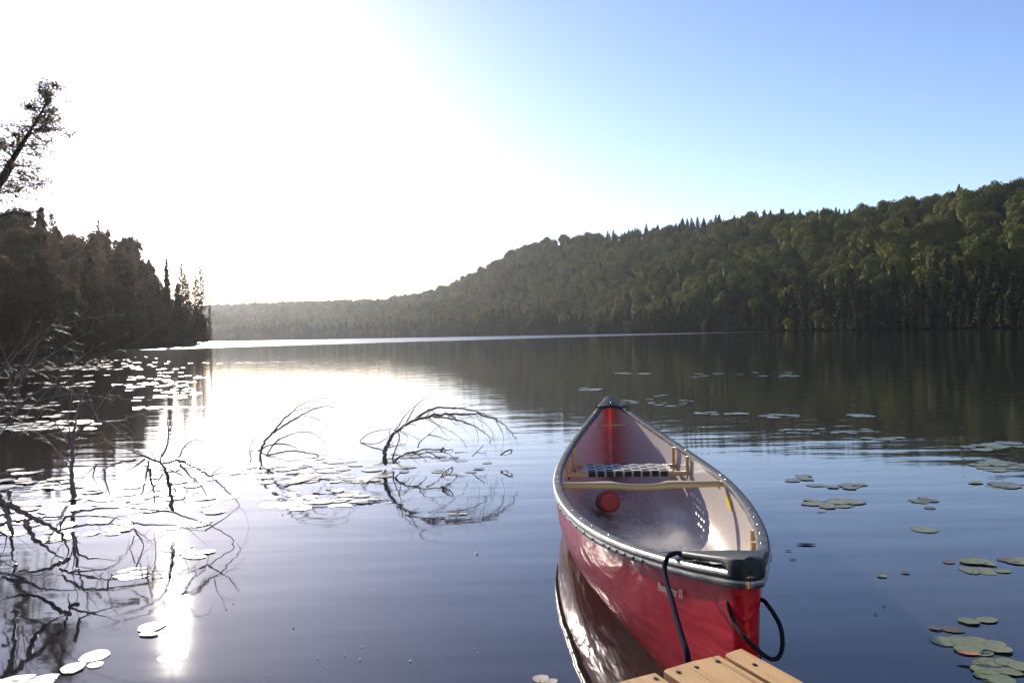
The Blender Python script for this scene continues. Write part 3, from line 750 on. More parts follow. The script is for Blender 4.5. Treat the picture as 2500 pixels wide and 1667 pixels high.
# ------------------------------------------------------------------ the lake, open where the hull displaces it
import bmesh
bm = bmesh.new()
def ring(pts_):
    vs = [bm.verts.new(p) for p in pts_]; return [bm.edges.new((vs[i], vs[(i + 1) % len(vs)])) for i in range(len(vs))], vs
uu_ = [u for u in us if keel(u) < -.004 and abs(u) < A - .012]
side_ = [(max(.001, float(np.interp(0, [p[1] for p in section(u)], [p[0] for p in section(u)])) - .0025), u) for u in uu_]
hole = [cm @ Vector((w_, u, 0)) for w_, u in side_] + [cm @ Vector((-w_, u, 0)) for w_, u in reversed(side_)]
e1_, v1_ = ring(hole); r_in = 9.0
e2_, prev = ring([(r_in * math.cos(2 * math.pi * j / 48), r_in * math.sin(2 * math.pi * j / 48), 0) for j in range(48)])
bmesh.ops.triangle_fill(bm, use_beauty=True, use_dissolve=False, edges=e1_ + e2_)
for r_ in (20, 60, 200, 800, 4000, 12000):
    cur = [bm.verts.new((r_ * math.cos(2 * math.pi * j / 48), r_ * math.sin(2 * math.pi * j / 48), 0)) for j in range(48)]
    for j in range(48): bm.faces.new((prev[j], cur[j], cur[(j + 1) % 48], prev[(j + 1) % 48]))
    prev = cur
bmesh.ops.recalc_face_normals(bm, faces=bm.faces[:])
bm.faces.ensure_lookup_table()
if bm.faces[-1].normal.z < 0: bmesh.ops.reverse_faces(bm, faces=bm.faces[:])
me = bpy.data.meshes.new('water'); bm.to_mesh(me); bm.free(); me.materials.append(mw); tag(link('water', me), kind='structure')

# ------------------------------------------------------------------ ropes
def catmull(P, k=8):
    P = [Vector(p) for p in P]; out = []
    for i in range(len(P) - 1):
        p0, p1, p2, p3 = P[max(i - 1, 0)], P[i], P[i + 1], P[min(i + 2, len(P) - 1)]
        for j in range(k):
            t_ = j / k; out.append(.5 * ((2 * p1) + (p2 - p0) * t_ + (2 * p0 - 5 * p1 + 4 * p2 - p3) * t_ ** 2 + (3 * p1 - p0 - 3 * p2 + p3) * t_ ** 3))
    return out + [P[-1]]
zx = lambda X, Y: (1320 + X / 3.618, 1280 + Y / 3.618)
# over the left gunwale at about u = -1.3, down to the dock
rp = [(1305, 1215), (1250, 1000), (1200, 830), (1145, 620), (1108, 500), (1092, 400), (1108, 320), (1140, 272), (1200, 252), (1250, 268), (1290, 303)]
Dg = cw(-half(-1.3), -1.3, 0).y
dd = [1.64, 1.71, 1.79, 1.90, 1.97, 2.03, 2.06, 2.08, 2.11, 2.14, 2.19]
P = [at_d(*zx(*p), d) for p, d in zip(rp, dd)]
P.append(P[-1] + Vector((.015, .03, -.05))); P.append(P[-1] + Vector((.02, .06, -.12)))
P.insert(0, P[0] + Vector((.004, .0, -.10)))
mb = MB(); mb.tube(catmull(P, 10), .0064, 8); tag(mb.build('mooring_rope', M_ROPE), 'dark purple rope hanging over the left canoe rim down to the dock', 'rope')
lp = [(1668, 640), (1655, 690), (1672, 770), (1720, 880), (1790, 985), (1890, 1085), (1990, 1165), (2060, 1188), (2112, 1155), (2136, 1050), (2118, 905), (2062, 792), (2005, 712), (1958, 665)]
dd = [1.845, 1.83, 1.81, 1.78, 1.73, 1.70, 1.69, 1.69, 1.70, 1.72, 1.75, 1.79, 1.82, 1.85]
P = [at_d(*zx(*p), d) for p, d in zip(lp, dd)]; P.append(P[-1] + Vector((-.03, .02, .0)))
mb = MB(); ci = cm.inverted(); mb.tube([ci @ p for p in catmull(P, 8)], .0048, 8); mb.build('grab_loop', M_CORD, canoe)

# ------------------------------------------------------------------ dock
ZD = .35
c1 = [on_z(x, y_, ZD) for x, y_ in ((1500, 1667), (1600.5, 1639), (1618.5, 1632), (1754, 1596.5), (1768, 1594), (1811, 1580))]
e1 = [on_z(1870, 1667, ZD), on_z(1889, 1667, ZD), on_z(1970, 1664, ZD)]
dirv = ((e1[0] - c1[3]).normalized() + (e1[2] - c1[5]).normalized()) * .5; dirv.z = 0; dirv.normalize()
perp = Vector((-dirv.y, dirv.x, 0)); 
if perp.x < 0: perp = -perp
DK_INFO = (dirv[:], [(c - c1[3]).dot(perp) for c in c1], [(c - c1[3]).dot(dirv) for c in c1])
print('dock', DK_INFO)
dock = empty('dock', (c1[3].x, c1[3].y, 0), math.atan2(-dirv.x, dirv.y)); tag(dock, 'corner of a pale wooden plank dock at the bottom of the view', 'dock')
# local frame: +y along dirv (towards the viewer), x across
di = (Matrix.Translation(dock.location) @ Matrix.Rotation(math.atan2(-dirv.x, dirv.y), 4, 'Z')).inverted()
L = [di @ c for c in c1]
def plank(xa, xb, y0a, y0b, ztop, th, length=2.6, seed=0):
    g = random.Random(seed); mb = MB(); x0, x1 = min(xa, xb), max(xa, xb); ya, yb = (y0a, y0b) if xa < xb else (y0b, y0a)
    bev = .0035; rows = []
    for i, yv in enumerate([0, .003, .05, .1, .2, .5, 1.0, length]):
        i_ = 0 if i else bev
        ring = [(x0 + i_, -th + i_), (x0 + i_, -bev - i_), (x0 + bev + i_, -i_), (x0 * .5 + x1 * .5, -i_ + .0008), (x1 - bev - i_, -i_), (x1 - i_, -bev - i_), (x1 - i_, -th + i_)]
        r_ = []
        for x, z in ring:
            f = (x - x0) / (x1 - x0); yy = ya + (yb - ya) * f + yv + (g.uniform(-.0012, .0012) if i < 2 else 0)
            r_.append((x + (g.uniform(-.0006, .0006)), yy, ztop + z))
        rows.append(r_[::-1])
    mb.grid(rows, close=True); mb.mi = [0] * len(mb.f)
    mb.add([rows[0][k] for k in range(7)], [tuple(range(7))], 1)
    pl = mb.build('plank', [M_DOCK, M_DEND], dock, smooth=False)
    return pl
def nail(pl, x, y_, z):
    mb = MB(); rr = []
    for r_, h_ in ((.0001, .0012), (.0035, .0010), (.0048, .0003)): rr.append([(x + r_ * math.cos(k * .785), y_ + r_ * 1.4 * math.sin(k * .785), z + h_) for k in range(8)])
    mb.grid(rr, close=True); mb.build('nail', M_DARKBOLT, pl)
def nailpx(pl, px_, py_, z): p = di @ on_z(px_, py_, z); nail(pl, p.x, p.y, z)
w_l = abs(L[2].x - L[3].x)
p_mid = plank(L[2].x, L[3].x, L[2].y, L[3].y, ZD, .036, seed=1)
p_left = plank(L[1].x, L[1].x + (L[1].x - L[4].x) / abs(L[1].x - L[4].x) * .14, L[1].y, L[1].y + (L[0].y - L[1].y) * .14 / max(.03, abs(L[0].x - L[1].x)), ZD, .036, seed=2)
rr_ = [di @ on_z(x, y_, ZD + .004) for x, y_ in ((1768, 1594), (1811, 1580))]
p_right = plank(rr_[0].x, rr_[1].x, rr_[0].y, rr_[1].y, ZD + .004, .038, seed=3)
for pl, X, Y in ((p_mid, 1215, 1298), (p_mid, 1375, 1256), (p_mid, 1562, 1205), (p_right, 1890, 1235), (p_left, 1015, 1356)): nailpx(pl, *zx(X, Y), ZD + (.005 if pl is p_right else .001))
xs_ = [l.x for l in L]; s_ = MB(); s_.box(((min(xs_) + max(xs_)) / 2 , max(l.y for l in L) + .16, ZD - .095), (.22, .02, .055)); s_.build('joist', M_DOCK, dock, smooth=False)
s_ = MB(); 
s_.tube([((min(xs_) + max(xs_)) / 2, max(l.y for l in L) + .22, -1.2), ((min(xs_) + max(xs_)) / 2, max(l.y for l in L) + .22, ZD - .05)], .05, 12); s_.build('post', M_DEND, dock)

# ------------------------------------------------------------------ lily pads
def pad_mesh(seed, m_, curl=.003):
    g = random.Random(seed); n = 26; mb = MB(); notch = .02 if seed % 3 else .13; rings_ = (0.03, .35, .7, .92, 1.0); rows = []
    ph = [g.uniform(0, 6.28) for _ in range(4)]
    for f in rings_:
        r_ = []
        for k in range(n + 1):
            a_ = notch * (1.2 - f) + (2 * math.pi - 2 * notch * (1.2 - f)) * k / n
            rr = f * (1 + .045 * math.sin(3 * a_ + ph[0]) + .03 * math.sin(7 * a_ + ph[1])) * (1.0 if 0 < k < n else .94)
            z = .004 + (f ** 3) * (curl * (1 + math.sin(2 * a_ + ph[2])) + curl * .6 * math.sin(5 * a_ + ph[3])) / .09
            r_.append((rr * math.cos(a_), rr * math.sin(a_) * .88, z))
        rows.append(r_)
    mb.grid(rows); me = mb.build('lily_pad', m_, mesh_only=True); return me
PADS = [pad_mesh(i, M_PAD, .0006 + .0012 * (i % 3)) for i in range(6)]; PADB = [pad_mesh(20 + i, M_PADB, .0012) for i in range(2)]
PQ = []
def pad(x, y_, r_, label, group, brown=False, g=rnd):
    PQ.append((x, y_, r_ * (.62 if x < -.25 else .56), label, group, brown, (r_ * g.uniform(.8, 1.1), g.uniform(0, 6.28), g.gauss(0, .006), g.gauss(0, .006), g.randrange(2 if brown else 6))))
def hits_canoe(p, m_=.1):
    q = ci @ Vector(p); return abs(q.y) < A + m_ and abs(q.x) < half(q.y) + m_
def cluster(x0, x1, y0, y1, n, rr, label, brown=0.0, seed=0, elong=True, slope=0.0):
    n = int(n * 1.6)
    g = random.Random(seed + 900); k = 0; tries = 0
    while k < n and tries < n * 6:
        tries += 1
        fx = g.uniform(-1, 1); fy = g.uniform(-1, 1)
        if fx * fx + fy * fy > 1: continue
        X = (x0 + x1) / 2 + fx * (x1 - x0) / 2; Y = (y0 + y1) / 2 + fy * (y1 - y0) / 2 + slope * fx * (x1 - x0) / 2
        p = on_z(X, Y, 0)
        if hits_canoe(p): continue
        pad(p.x, p.y, g.uniform(*rr), label, 'lily pads: ' + label, g.random() < brown, g=g); k += 1
# right of the canoe
cluster(2330, 2480, 1560, 1660, 15, (.055, .085), 'green lily pad in the thick overlapping raft at the bottom right corner', seed=1, slope=.45)
def one(x, y_, r_, label, brown=False): p = on_z(x, y_, 0); return pad(p.x, p.y, r_, label, None, brown)
one(2310, 1566, .085, 'large broad lily pad jutting left from the bottom right raft')
one(2365, 1518, .062, 'notched lily pad beside a water droplet above the bottom right raft')
one(2410, 1514, .068, 'rounded lily pad touching the droplet pad above the bottom right raft')
one(2325, 1537, .065, 'dull lily pad with a fold between the raft and the droplet pad', True)
one(2283, 1535, .035, 'small dull lily pad leftmost of the trio above the bottom right raft', True)
one(2497, 1630, .07, 'lily pad cut by the frame edge beside the bottom right raft')
cluster(2345, 2450, 1370, 1405, 6, (.06, .095), 'yellow-green lily pad in the slanting group right of the canoe', seed=2, slope=.2)
one(2317, 1372, .055, 'dark curled lily pad at the left end of the slanting group', True)
cluster(2460, 2520, 1355, 1375, 3, (.07, .10), 'lily pad in the pair cut by the right edge of the view', .3, 3)
cluster(1945, 2095, 1218, 1238, 9, (.08, .12), 'pale lily pad in the largest group just off the canoe', .08, 4)
cluster(1910, 1980, 1160, 1175, 5, (.07, .10), 'lily pad in the thin group nearest beyond the canoe rim', 0, 5)
cluster(1970, 2110, 1178, 1196, 7, (.07, .11), 'faded lily pad in the middle group beyond the canoe rim', .1, 6)
cluster(2205, 2275, 1215, 1225, 4, (.06, .09), 'lily pad in the small group above the lone reddish pad', .2, 7)
one(2270, 1240, .06, 'small reddish-brown lily pad alone in open water', True)
one(2256, 1293, .12, 'single oval yellow-green lily pad in the middle of the right water')
one(2153, 1407, .035, 'tiny pale lily pad, left one of two specks in open water'); one(2210, 1398, .03, 'tiny grey lily pad, right one of two specks in open water', True)
one(2383, 1179, .09, 'flat dark-rimmed lily pad beside the round cluster at right')
cluster(2415, 2485, 1178, 1192, 6, (.08, .11), 'lily pad in the round cluster near the right edge', .1, 8)
cluster(2360, 2520, 1078, 1102, 13, (.10, .17), 'bright lily pad in the band on the dark reflection at the right edge', 0, 9)
cluster(2360, 2520, 1118, 1150, 12, (.10, .15), 'lily pad in the band on the edge of the reflected hill', 0, 10)
cluster(2110, 2210, 1067, 1075, 5, (.10, .15), 'lily pad in the slim streak on the reflected hill', 0, 11)
cluster(2060, 2130, 1012, 1018, 5, (.12, .17), 'bright lily pad in the short far streak right of the canoe tip', 0, 12)
cluster(1860, 1948, 1012, 1019, 5, (.12, .17), 'bright lily pad in the long bright streak right of the canoe tip', 0, 13)
cluster(1665, 1850, 1006, 1012, 9, (.10, .15), 'lily pad in the faint dotted line behind the canoe tip', 0, 14)
cluster(1890, 2130, 1044, 1060, 10, (.06, .11), 'little lily pad strewn between the streaks right of the canoe tip', 0, 15)
cluster(1500, 1700, 962, 992, 10, (.08, .14), 'little lily pad strewn just beyond the canoe tip', 0, 16)
cluster(1510, 1585, 910, 914, 4, (.25, .35), 'lily pad in the farthest thin streak beyond the canoe tip', 0, 17)
cluster(1640, 1960, 905, 925, 9, (.15, .25), 'far lily pad speck on the olive reflection of the hill', 0, 18)
cluster(1405, 1460, 948, 953, 4, (.18, .25), 'lily pad in the short streak left of the canoe tip', 0, 19)
# left side
cluster(560, 960, 1120, 1185, 42, (.07, .13), 'glaring lily pad in the raft around the twin arching branches', 0, 30, slope=.0)
cluster(600, 900, 1190, 1245, 26, (.06, .10), 'shining lily pad in the ragged raft in front of the low arched branch', 0, 31)
cluster(930, 1200, 1095, 1160, 22, (.06, .11), 'pale lily pad floating under the big arching branch', 0, 32)
one(916, 1219, .07, 'round pale lily pad right of the ragged raft'); one(948, 1227, .035, 'tiny pale lily pad beside the round one right of the ragged raft')
one(1103, 1254, .05, 'thin pale lily pad alone below the big arching branch'); one(1130, 1255, .04, 'dull small lily pad right of the thin one below the big branch', True)
cluster(-20, 330, 1195, 1330, 40, (.07, .13), 'glaring lily pad packed around the thick upright stem', 0, 33)
cluster(300, 570, 1120, 1290, 40, (.07, .13), 'glaring lily pad among the tangled twigs in the sun path', 0, 34)
cluster(400, 500, 1335, 1372, 6, (.07, .10), 'blazing lily pad at the head of the sun glitter')
cluster(290, 350, 1390, 1412, 4, (.06, .09), 'lily pad in the small group left of the sun glitter', 0, 35)
one(370, 1531, .085, 'long white lily pad left of the sun glitter'); one(363, 1549, .055, 'white lily pad just below the long one left of the sun glitter')
one(424, 1602, .085, 'sunlit lily pad standing alone below the sun glitter')
one(232, 1601, .085, 'biggest white lily pad of the trio at lower left'); one(178, 1632, .07, 'long white lily pad lowest of the trio at lower left'); one(233, 1623, .045, 'smallest white lily pad of the trio at lower left')
cluster(10, 150, 1652, 1675, 6, (.05, .08), 'lily pad in the row cut by the bottom edge at lower left', .3, 36)
one(1320, 1656, .05, 'murky half-sunk lily pad near the bottom edge beside the hull', True); one(1345, 1663, .04, 'murky smaller lily pad against the ragged hull reflection', True)
one(48, 1155, .11, 'solitary bright lily pad on the dark reflection left of the upright stem')
# glittering pads far out under the left wood: the rest, one object
V = []; F = []; g = random.Random(44)
PQ.sort(key=lambda q: (q[4] is not None, -(q[2] ** 2) / (q[0] ** 2 + q[1] ** 2) ** 1.5))
for n_, (x, y_, r_, label, grp, brown, ex) in enumerate(PQ):
    bs = (PADB if brown else PADS)[ex[4]]; zz = .0006 + .0009 * (n_ % 6); sy = r_ * min(1.0, max(.72, ex[0] / (r_ / .56)))
    if n_ < 296:
        o = link('lily_pad', bs); o.location = (x, y_, zz); o.scale = (r_, sy, .022); o.rotation_euler = (ex[2], ex[3], ex[1]); tag(o, label, 'lily pad', grp)
    else:
        b = len(V); cs, sn = math.cos(ex[1]), math.sin(ex[1])
        V.extend([(x + v.co.x * r_ * cs - v.co.y * sy * sn, y_ + v.co.x * r_ * sn + v.co.y * sy * cs, zz + v.co.z * .022) for v in bs.vertices]); F.extend(tuple(b + i for i in p.vertices) for p in bs.polygons)
padn = len(PQ)
base = PADS[0]; bv = np.array([v.co[:] for v in base.vertices]); bf = [tuple(p.vertices) for p in base.polygons]
def far_pads(x0, x1, y0, y1, n, rr):
    for _ in range(n):
        cx_, cy_ = g.uniform(x0, x1), g.uniform(y0, y1); c = on_z(cx_, cy_, 0)
        for q in range(g.randrange(2, 7)):
            px_ = c.x + g.gauss(0, .35) * c.y / 15; py_ = c.y + g.gauss(0, .12) * c.y / 15; r_ = g.uniform(*rr) * .6
            if px_ < bank_x(py_) + .8: continue
            b = len(V); a_ = g.uniform(0, 6.28); T = np.stack([bv[:, 0] * math.cos(a_) - bv[:, 1] * math.sin(a_), bv[:, 0] * math.sin(a_) + bv[:, 1] * math.cos(a_), bv[:, 2]], 1) * np.array([r_, r_, .2]) + np.array([px_, py_, .002 + .002 * (b // 130 % 5)])
            V.extend(T.tolist()); F.extend(tuple(b + i for i in f) for f in bf)
far_pads(0, 240, 866, 925, 26, (.14, .22)); far_pads(210, 380, 873, 905, 16, (.14, .22)); far_pads(0, 200, 930, 1050, 22, (.09, .16)); far_pads(320, 440, 930, 972, 14, (.11, .18)); far_pads(380, 450, 992, 998, 4, (.11, .16)); far_pads(360, 530, 885, 935, 9, (.13, .2)); far_pads(610, 700, 884, 886, 4, (.2, .3)); far_pads(0, 130, 1035, 1052, 10, (.08, .13)); far_pads(0, 170, 1150, 1200, 10, (.07, .12))
me = bpy.data.meshes.new('far_lily_pads'); me.from_pydata(V, [], F); me.materials.append(M_PAD)
tag(link('far_lily_pads', me), 'small glinting lily pads strewn far out over the water', 'lily pads', kind='stuff')

# small floating things
def bubble(x, y_, r_, label, group=None):
    p = on_z(x, y_, 0); mb = MB(); mb.grid([[(rr * math.cos(k * .785), rr * math.sin(k * .785), z) for k in range(8)] for rr, z in ((1, 0), (.87, .5), (.5, .87), (.02, 1))], close=True)
    me = bubble.me = getattr(bubble, 'me', None) or mb.build('bubble', M_BUB, mesh_only=True)
    o = link('bubble', me); o.location = (p.x, p.y, .0005); o.scale = (r_,) * 3; tag(o, label, 'bubble', group)
for x, y_, r_ in [(716, 1533, .0045), (886, 1580, .003), (842, 1600, .003), (879, 1611, .0045), (775, 1609, .0025), (801, 1630, .002), (1002, 1614, .0045), (1160, 1584, .003), (650, 1650, .002), (659, 1546, .002), (815, 1363, .002), (773, 1328, .002), (690, 1257, .004), (570, 1474, .003), (553, 1488, .003), (840, 1608, .002)]:
    bubble(x, y_, r_, 'tiny white bubble dotted over the open water left of the canoe', 'tiny bubbles on the open water')
bubble(1164, 1352, .007, 'larger bubble in a small ring left of the canoe')
def leaf(x, y_, s_, label, m_=M_LEAF, z=.003):
    p = on_z(x, y_, 0); mb = MB(); mb.grid([[(q, w * math.sin(math.pi * (q + 1) / 2) ** .8 * .42, .04 * q * q + .03 * abs(w)) for w in (-1, -.5, 0, .5, 1)] for q in np.linspace(-.98, .98, 9)])
    o = mb.build('floating_leaf', m_); o.location = (p.x, p.y, z); o.scale = (s_,) * 3; o.rotation_euler = (0, 0, rnd.uniform(-.4, .4)); tag(o, label, 'leaf')
leaf(1925, 1345, .018, 'dark narrow leaf floating beside the right rim of the canoe'); leaf(1936, 1366, .018, 'tiny dark leaf floating below the narrow one beside the canoe')
leaf(2137, 1500, .010, 'dark speck of leaf alone on the open water at right'); leaf(2158, 1480, .010, 'greyish speck of leaf above the dark speck at right')
leaf(2366, 1610, .035, 'orange-brown leaf lying on the bottom right raft of pads', M_LEAFO, .02); leaf(2408, 1611, .014, 'small black leaf scrap on the bottom right raft of pads', M_LEAF, .02)
leaf(1968, 1330, .045, 'grey sunken leaf just off the right rim of the canoe'); leaf(2005, 1247, .03, 'rusty leaf at the front of the largest group of pads', M_LEAFO, .008)

# ------------------------------------------------------------------ dead branches standing in the water
def branch_thing(label, mains, seed, D, depth=.15, name='dead_branch', cat='branch', twig=1.0):
    """mains: list of (points in the photo, radius at base, twig density, droop); the first point may touch the water"""
    g = random.Random(seed); mb = MB()
    for pts_, r0, dens, *rest in mains:
        dd_ = rest[0] if rest else 0; drift = g.uniform(-depth, depth); k = len(pts_)
        r0 *= .60 if D < 5.5 else .90; P = [at_d(x, y_, D + dd_ + drift * (i / max(1, k - 1)) + g.uniform(-.012, .012)) for i, (x, y_) in enumerate(pts_)]
        C = catmull(P, 5); n_ = len(C); rad = [max(.0010, r0 * (1 - .88 * i / (n_ - 1)) * g.uniform(.88, 1.12)) for i in range(n_)]
        C = [p + Vector((g.gauss(0, 1), g.gauss(0, 1), g.gauss(0, 1))) * r0 * .25 for p in C]
        mb.tube(C, rad, 6)
        Lt = sum((C[i + 1] - C[i]).length for i in range(n_ - 1))
        nt = int(dens * Lt / .03 * twig)
        for _ in range(nt):
            f = g.uniform(.12, 1); i = min(n_ - 2, int(f * (n_ - 1))); b0 = C[i]; tdir = (C[i + 1] - C[i]).normalized()
            side = Vector((g.gauss(0, 1), g.gauss(0, 1), g.gauss(0, .7))); side -= tdir * side.dot(tdir); side.normalize()
            L_ = g.uniform(.03, .17) * (1.15 - .5 * f) * (D / 5) ** .5; d = (tdir * .9 + side * .8).normalized()
            sag = g.uniform(.0, .5); q = [b0 + d * L_ * s_ + Vector((0, 0, -sag * L_ * s_ * s_)) + Vector((g.gauss(0, .03), g.gauss(0, .03), g.gauss(0, .03))) * L_ for s_ in (0, .33, .66, 1)]
            q[0] = b0; tr_ = max(.0009, rad[i] * .35); mb.tube(q, [tr_, tr_ * .8, tr_ * .6, .0006], 4, cap=False)
            for _k in range(g.randrange(0, 3)):
                s0 = q[g.randrange(1, 3)]; d2 = (d + Vector((g.gauss(0, .7), g.gauss(0, .7), g.gauss(0, .5) - .2))).normalized() * L_ * g.uniform(.25, .6)
                mb.tube([s0, s0 + d2 * .5, s0 + d2 + Vector((0, 0, -.1 * L_))], [tr_ * .5, tr_ * .4, .0005], 3, cap=False)
    return tag(mb.build(name, M_TWIG), label, cat)
z5 = lambda pts: [(580 + X / 3.267, 930 + Y / 3.267) for X, Y in pts]
# big arch
branch_thing('big dead branch arching over to the right out of the water', [
    (z5([(1180, 660), (1175, 600), (1190, 520), (1230, 440), (1290, 385), (1400, 315), (1540, 280), (1690, 268), (1850, 262), (1960, 275), (2080, 320), (2150, 370), (2225, 465)]), .020, .9),
    (z5([(1420, 300), (1500, 245), (1600, 215), (1740, 215), (1880, 238), (2000, 275), (2110, 345)]), .012, 1.2),
    (z5([(1560, 285), (1700, 300), (1830, 335), (1930, 385), (2005, 440), (2010, 500)]), .009, .8),
    (z5([(1245, 650), (1240, 600), (1270, 520), (1290, 450), (1300, 380)]), .009, .4),
    (z5([(1265, 395), (1320, 300), (1380, 225), (1450, 165), (1510, 75)]), .006, .3),
    (z5([(1340, 345), (1390, 250), (1450, 170), (1560, 120), (1660, 100)]), .006, .4),
    (z5([(1435, 530), (1460, 480), (1520, 430), (1590, 370), (1650, 300)]), .006, .5),
    (z5([(1520, 430), (1590, 440), (1650, 460), (1690, 480)]), .005, .5),
    (z5([(1500, 300), (1600, 350), (1700, 400), (1780, 460), (1830, 540)]), .004, .6),
    (z5([(1880, 330), (1915, 420), (1915, 500), (1870, 565)]), .003, .2),
    (z5([(1750, 240), (1780, 300), (1860, 290), (1960, 330), (2030, 400), (2040, 470)]), .003, 1.4),
    (z5([(1650, 235), (1720, 330), (1770, 350), (1850, 300)]), .003, 1.0),
    (z5([(2060, 310), (2110, 400), (2120, 480), (2100, 580)]), .003, .4),
    (z5([(1700, 230), (1830, 205), (1950, 185)]), .003, .3)], 1, 6.25, .12)
branch_thing('leaf-shaped loop of dead twigs left of the big arching branch', [
    (z5([(1170, 555), (1080, 530), (980, 490), (1010, 445), (1080, 405), (1160, 388), (1250, 388), (1330, 400), (1400, 440), (1450, 470)]), .006, .25),
    (z5([(985, 495), (1100, 500), (1180, 460), (1215, 430), (1180, 400)]), .005, .3),
    (z5([(1280, 400), (1290, 450), (1300, 500), (1340, 510)]), .005, 1.2), (z5([(1300, 400), (1360, 450), (1330, 500)]), .004, 1.2)], 2, 6.5, .05, cat='twigs', name='twig_loop')
branch_thing('low dead branch fanning over the pads below the big arch', [
    (z5([(1250, 640), (1300, 600), (1400, 565), (1540, 545), (1640, 560), (1720, 610), (1760, 660)]), .010, .25),
    (z5([(1400, 575), (1450, 590), (1505, 640), (1490, 645)]), .006, .1), (z5([(1500, 560), (1570, 590), (1610, 625), (1590, 640)]), .006, .1), (z5([(1250, 635), (1290, 670), (1330, 690)]), .006, .1),
    (z5([(1660, 550), (1715, 545), (1715, 560), (1690, 570)]), .005, .1), (z5([(1620, 560), (1640, 530), (1660, 565)]), .012, .3)], 3, 6.15, .05)
branch_thing('small knot of dead twigs in front of the low fanning branch', [
    (z5([(1620, 770), (1660, 715), (1715, 690), (1700, 735), (1640, 765), (1680, 790), (1715, 770)]), .007, .3), (z5([(1640, 765), (1680, 720), (1690, 700)]), .006, .2)], 4, 5.6, .03, cat='twigs', name='twig_knot')
branch_thing('forked dead twig sticking up right of the yellow-green leaf', [
    (z5([(1870, 600), (1910, 560), (1965, 508), (1940, 540)]), .005, .2), (z5([(1905, 565), (1940, 575), (1975, 570), (1950, 600)]), .004, .5)], 5, 6.3, .03, cat='twigs', name='forked_twig')
branch_thing('dead twig bent into a tight loop farthest right in open water', [
    (z5([(2100, 588), (2140, 560), (2185, 550), (2180, 575), (2140, 592), (2110, 590)]), .009, .1)], 6, 6.35, .02, cat='twigs', name='looped_twig')
branch_thing('thin floating stick between the low branch and the forked twig', [(z5([(1735, 575), (1790, 568), (1850, 572)]), .006, .1)], 7, 6.35, .02, cat='stick', name='floating_stick')
branch_thing('feathery dead branch curving up right of the left tangle', [
    (z5([(210, 700), (185, 640), (185, 570), (220, 480), (290, 400), (360, 310), (430, 250), (490, 195), (580, 155), (700, 138), (790, 145), (870, 195)]), .013, .25),
    (z5([(290, 410), (380, 345), (480, 290), (580, 235), (680, 205), (740, 203), (830, 235), (930, 305)]), .010, .4),
    (z5([(470, 232), (560, 213), (650, 220), (750, 265), (820, 290), (895, 375)]), .005, .3),
    (z5([(530, 280), (610, 290), (690, 340), (730, 400), (745, 475)]), .005, .5),
    (z5([(235, 585), (300, 490), (380, 440), (470, 410), (560, 405), (640, 440), (700, 500), (720, 570)]), .007, .5),
    (z5([(260, 540), (330, 470), (430, 430), (530, 410), (650, 365)]), .004, .4),
    (z5([(300, 490), (420, 350), (500, 330)]), .003, .4),
    (z5([(165, 560), (230, 520), (330, 502), (420, 515), (480, 540), (430, 555)]), .008, .7),
    (z5([(230, 600), (310, 575), (430, 555), (550, 570), (650, 595), (560, 620), (430, 638), (320, 620), (240, 600)]), .009, .35),
    (z5([(185, 570), (260, 600), (330, 585), (420, 560)]), .006, .6)], 8, 6.6, .12)
branch_thing('slim dead twig standing alone left of the feathery branch', [
    (z5([(110, 610), (98, 570), (105, 500), (140, 455), (190, 400), (235, 340)]), .006, .3), (z5([(105, 560), (125, 555), (105, 575)]), .004, .2)], 9, 6.9, .03, cat='twig', name='dead_twig')
branch_thing('low dead branch arched over the glaring pads like a bow', [
    (z5([(370, 845), (450, 820), (560, 795), (660, 785), (760, 785), (900, 795), (1040, 808), (1120, 820), (1220, 830)]), .011, .25),
    (z5([(600, 890), (680, 902), (760, 900), (840, 890), (910, 880)]), .008, .1), (z5([(580, 780), (640, 760), (700, 755), (710, 775)]), .004, .2),
    (z5([(1040, 805), (1080, 800), (1180, 820)]), .014, .3), (z5([(1040, 820), (1000, 850), (960, 858)]), .006, .2), (z5([(900, 800), (935, 830), (905, 862)]), .004, .2), (z5([(305, 812), (340, 830), (370, 842)]), .006, .6),
    (z5([(1180, 820), (1250, 812), (1330, 818)]), .005, .3)], 10, 5.25, .08)

z3 = lambda pts: [(X / 3.92, 850 + Y / 3.92) for X, Y in pts]
z4 = lambda pts: [(X / 3.358, 1200 + Y / 3.358) for X, Y in pts]
branch_thing('thick upright dead stem with wiry forks at the left of the glitter', [
    (z3([(712, 1440), (700, 1380), (690, 1250), (685, 1130), (690, 1000), (700, 850), (720, 700), (760, 550), (800, 430), (830, 330)]), .028, .6),
    (z3([(700, 1000), (640, 880), (560, 760), (480, 660), (420, 580)]), .010, .9), (z3([(710, 820), (790, 760), (880, 715), (1000, 700), (1080, 740), (1200, 830), (1330, 930), (1420, 980)]), .011, .5),
    (z3([(700, 900), (650, 700), (680, 500), (700, 300), (720, 60)]), .007, .8), (z3([(690, 1100), (560, 1000), (420, 850), (260, 780), (180, 830)]), .008, .8),
    (z3([(950, 700), (900, 600), (850, 450), (830, 380)]), .006, .7), (z3([(1000, 700), (1150, 690), (1300, 640), (1560, 580)]), .004, .6), (z3([(850, 730), (1000, 480), (1130, 320), (1100, 200), (960, 190)]), .004, .6)], 11, 5.28, .3, twig=.9)
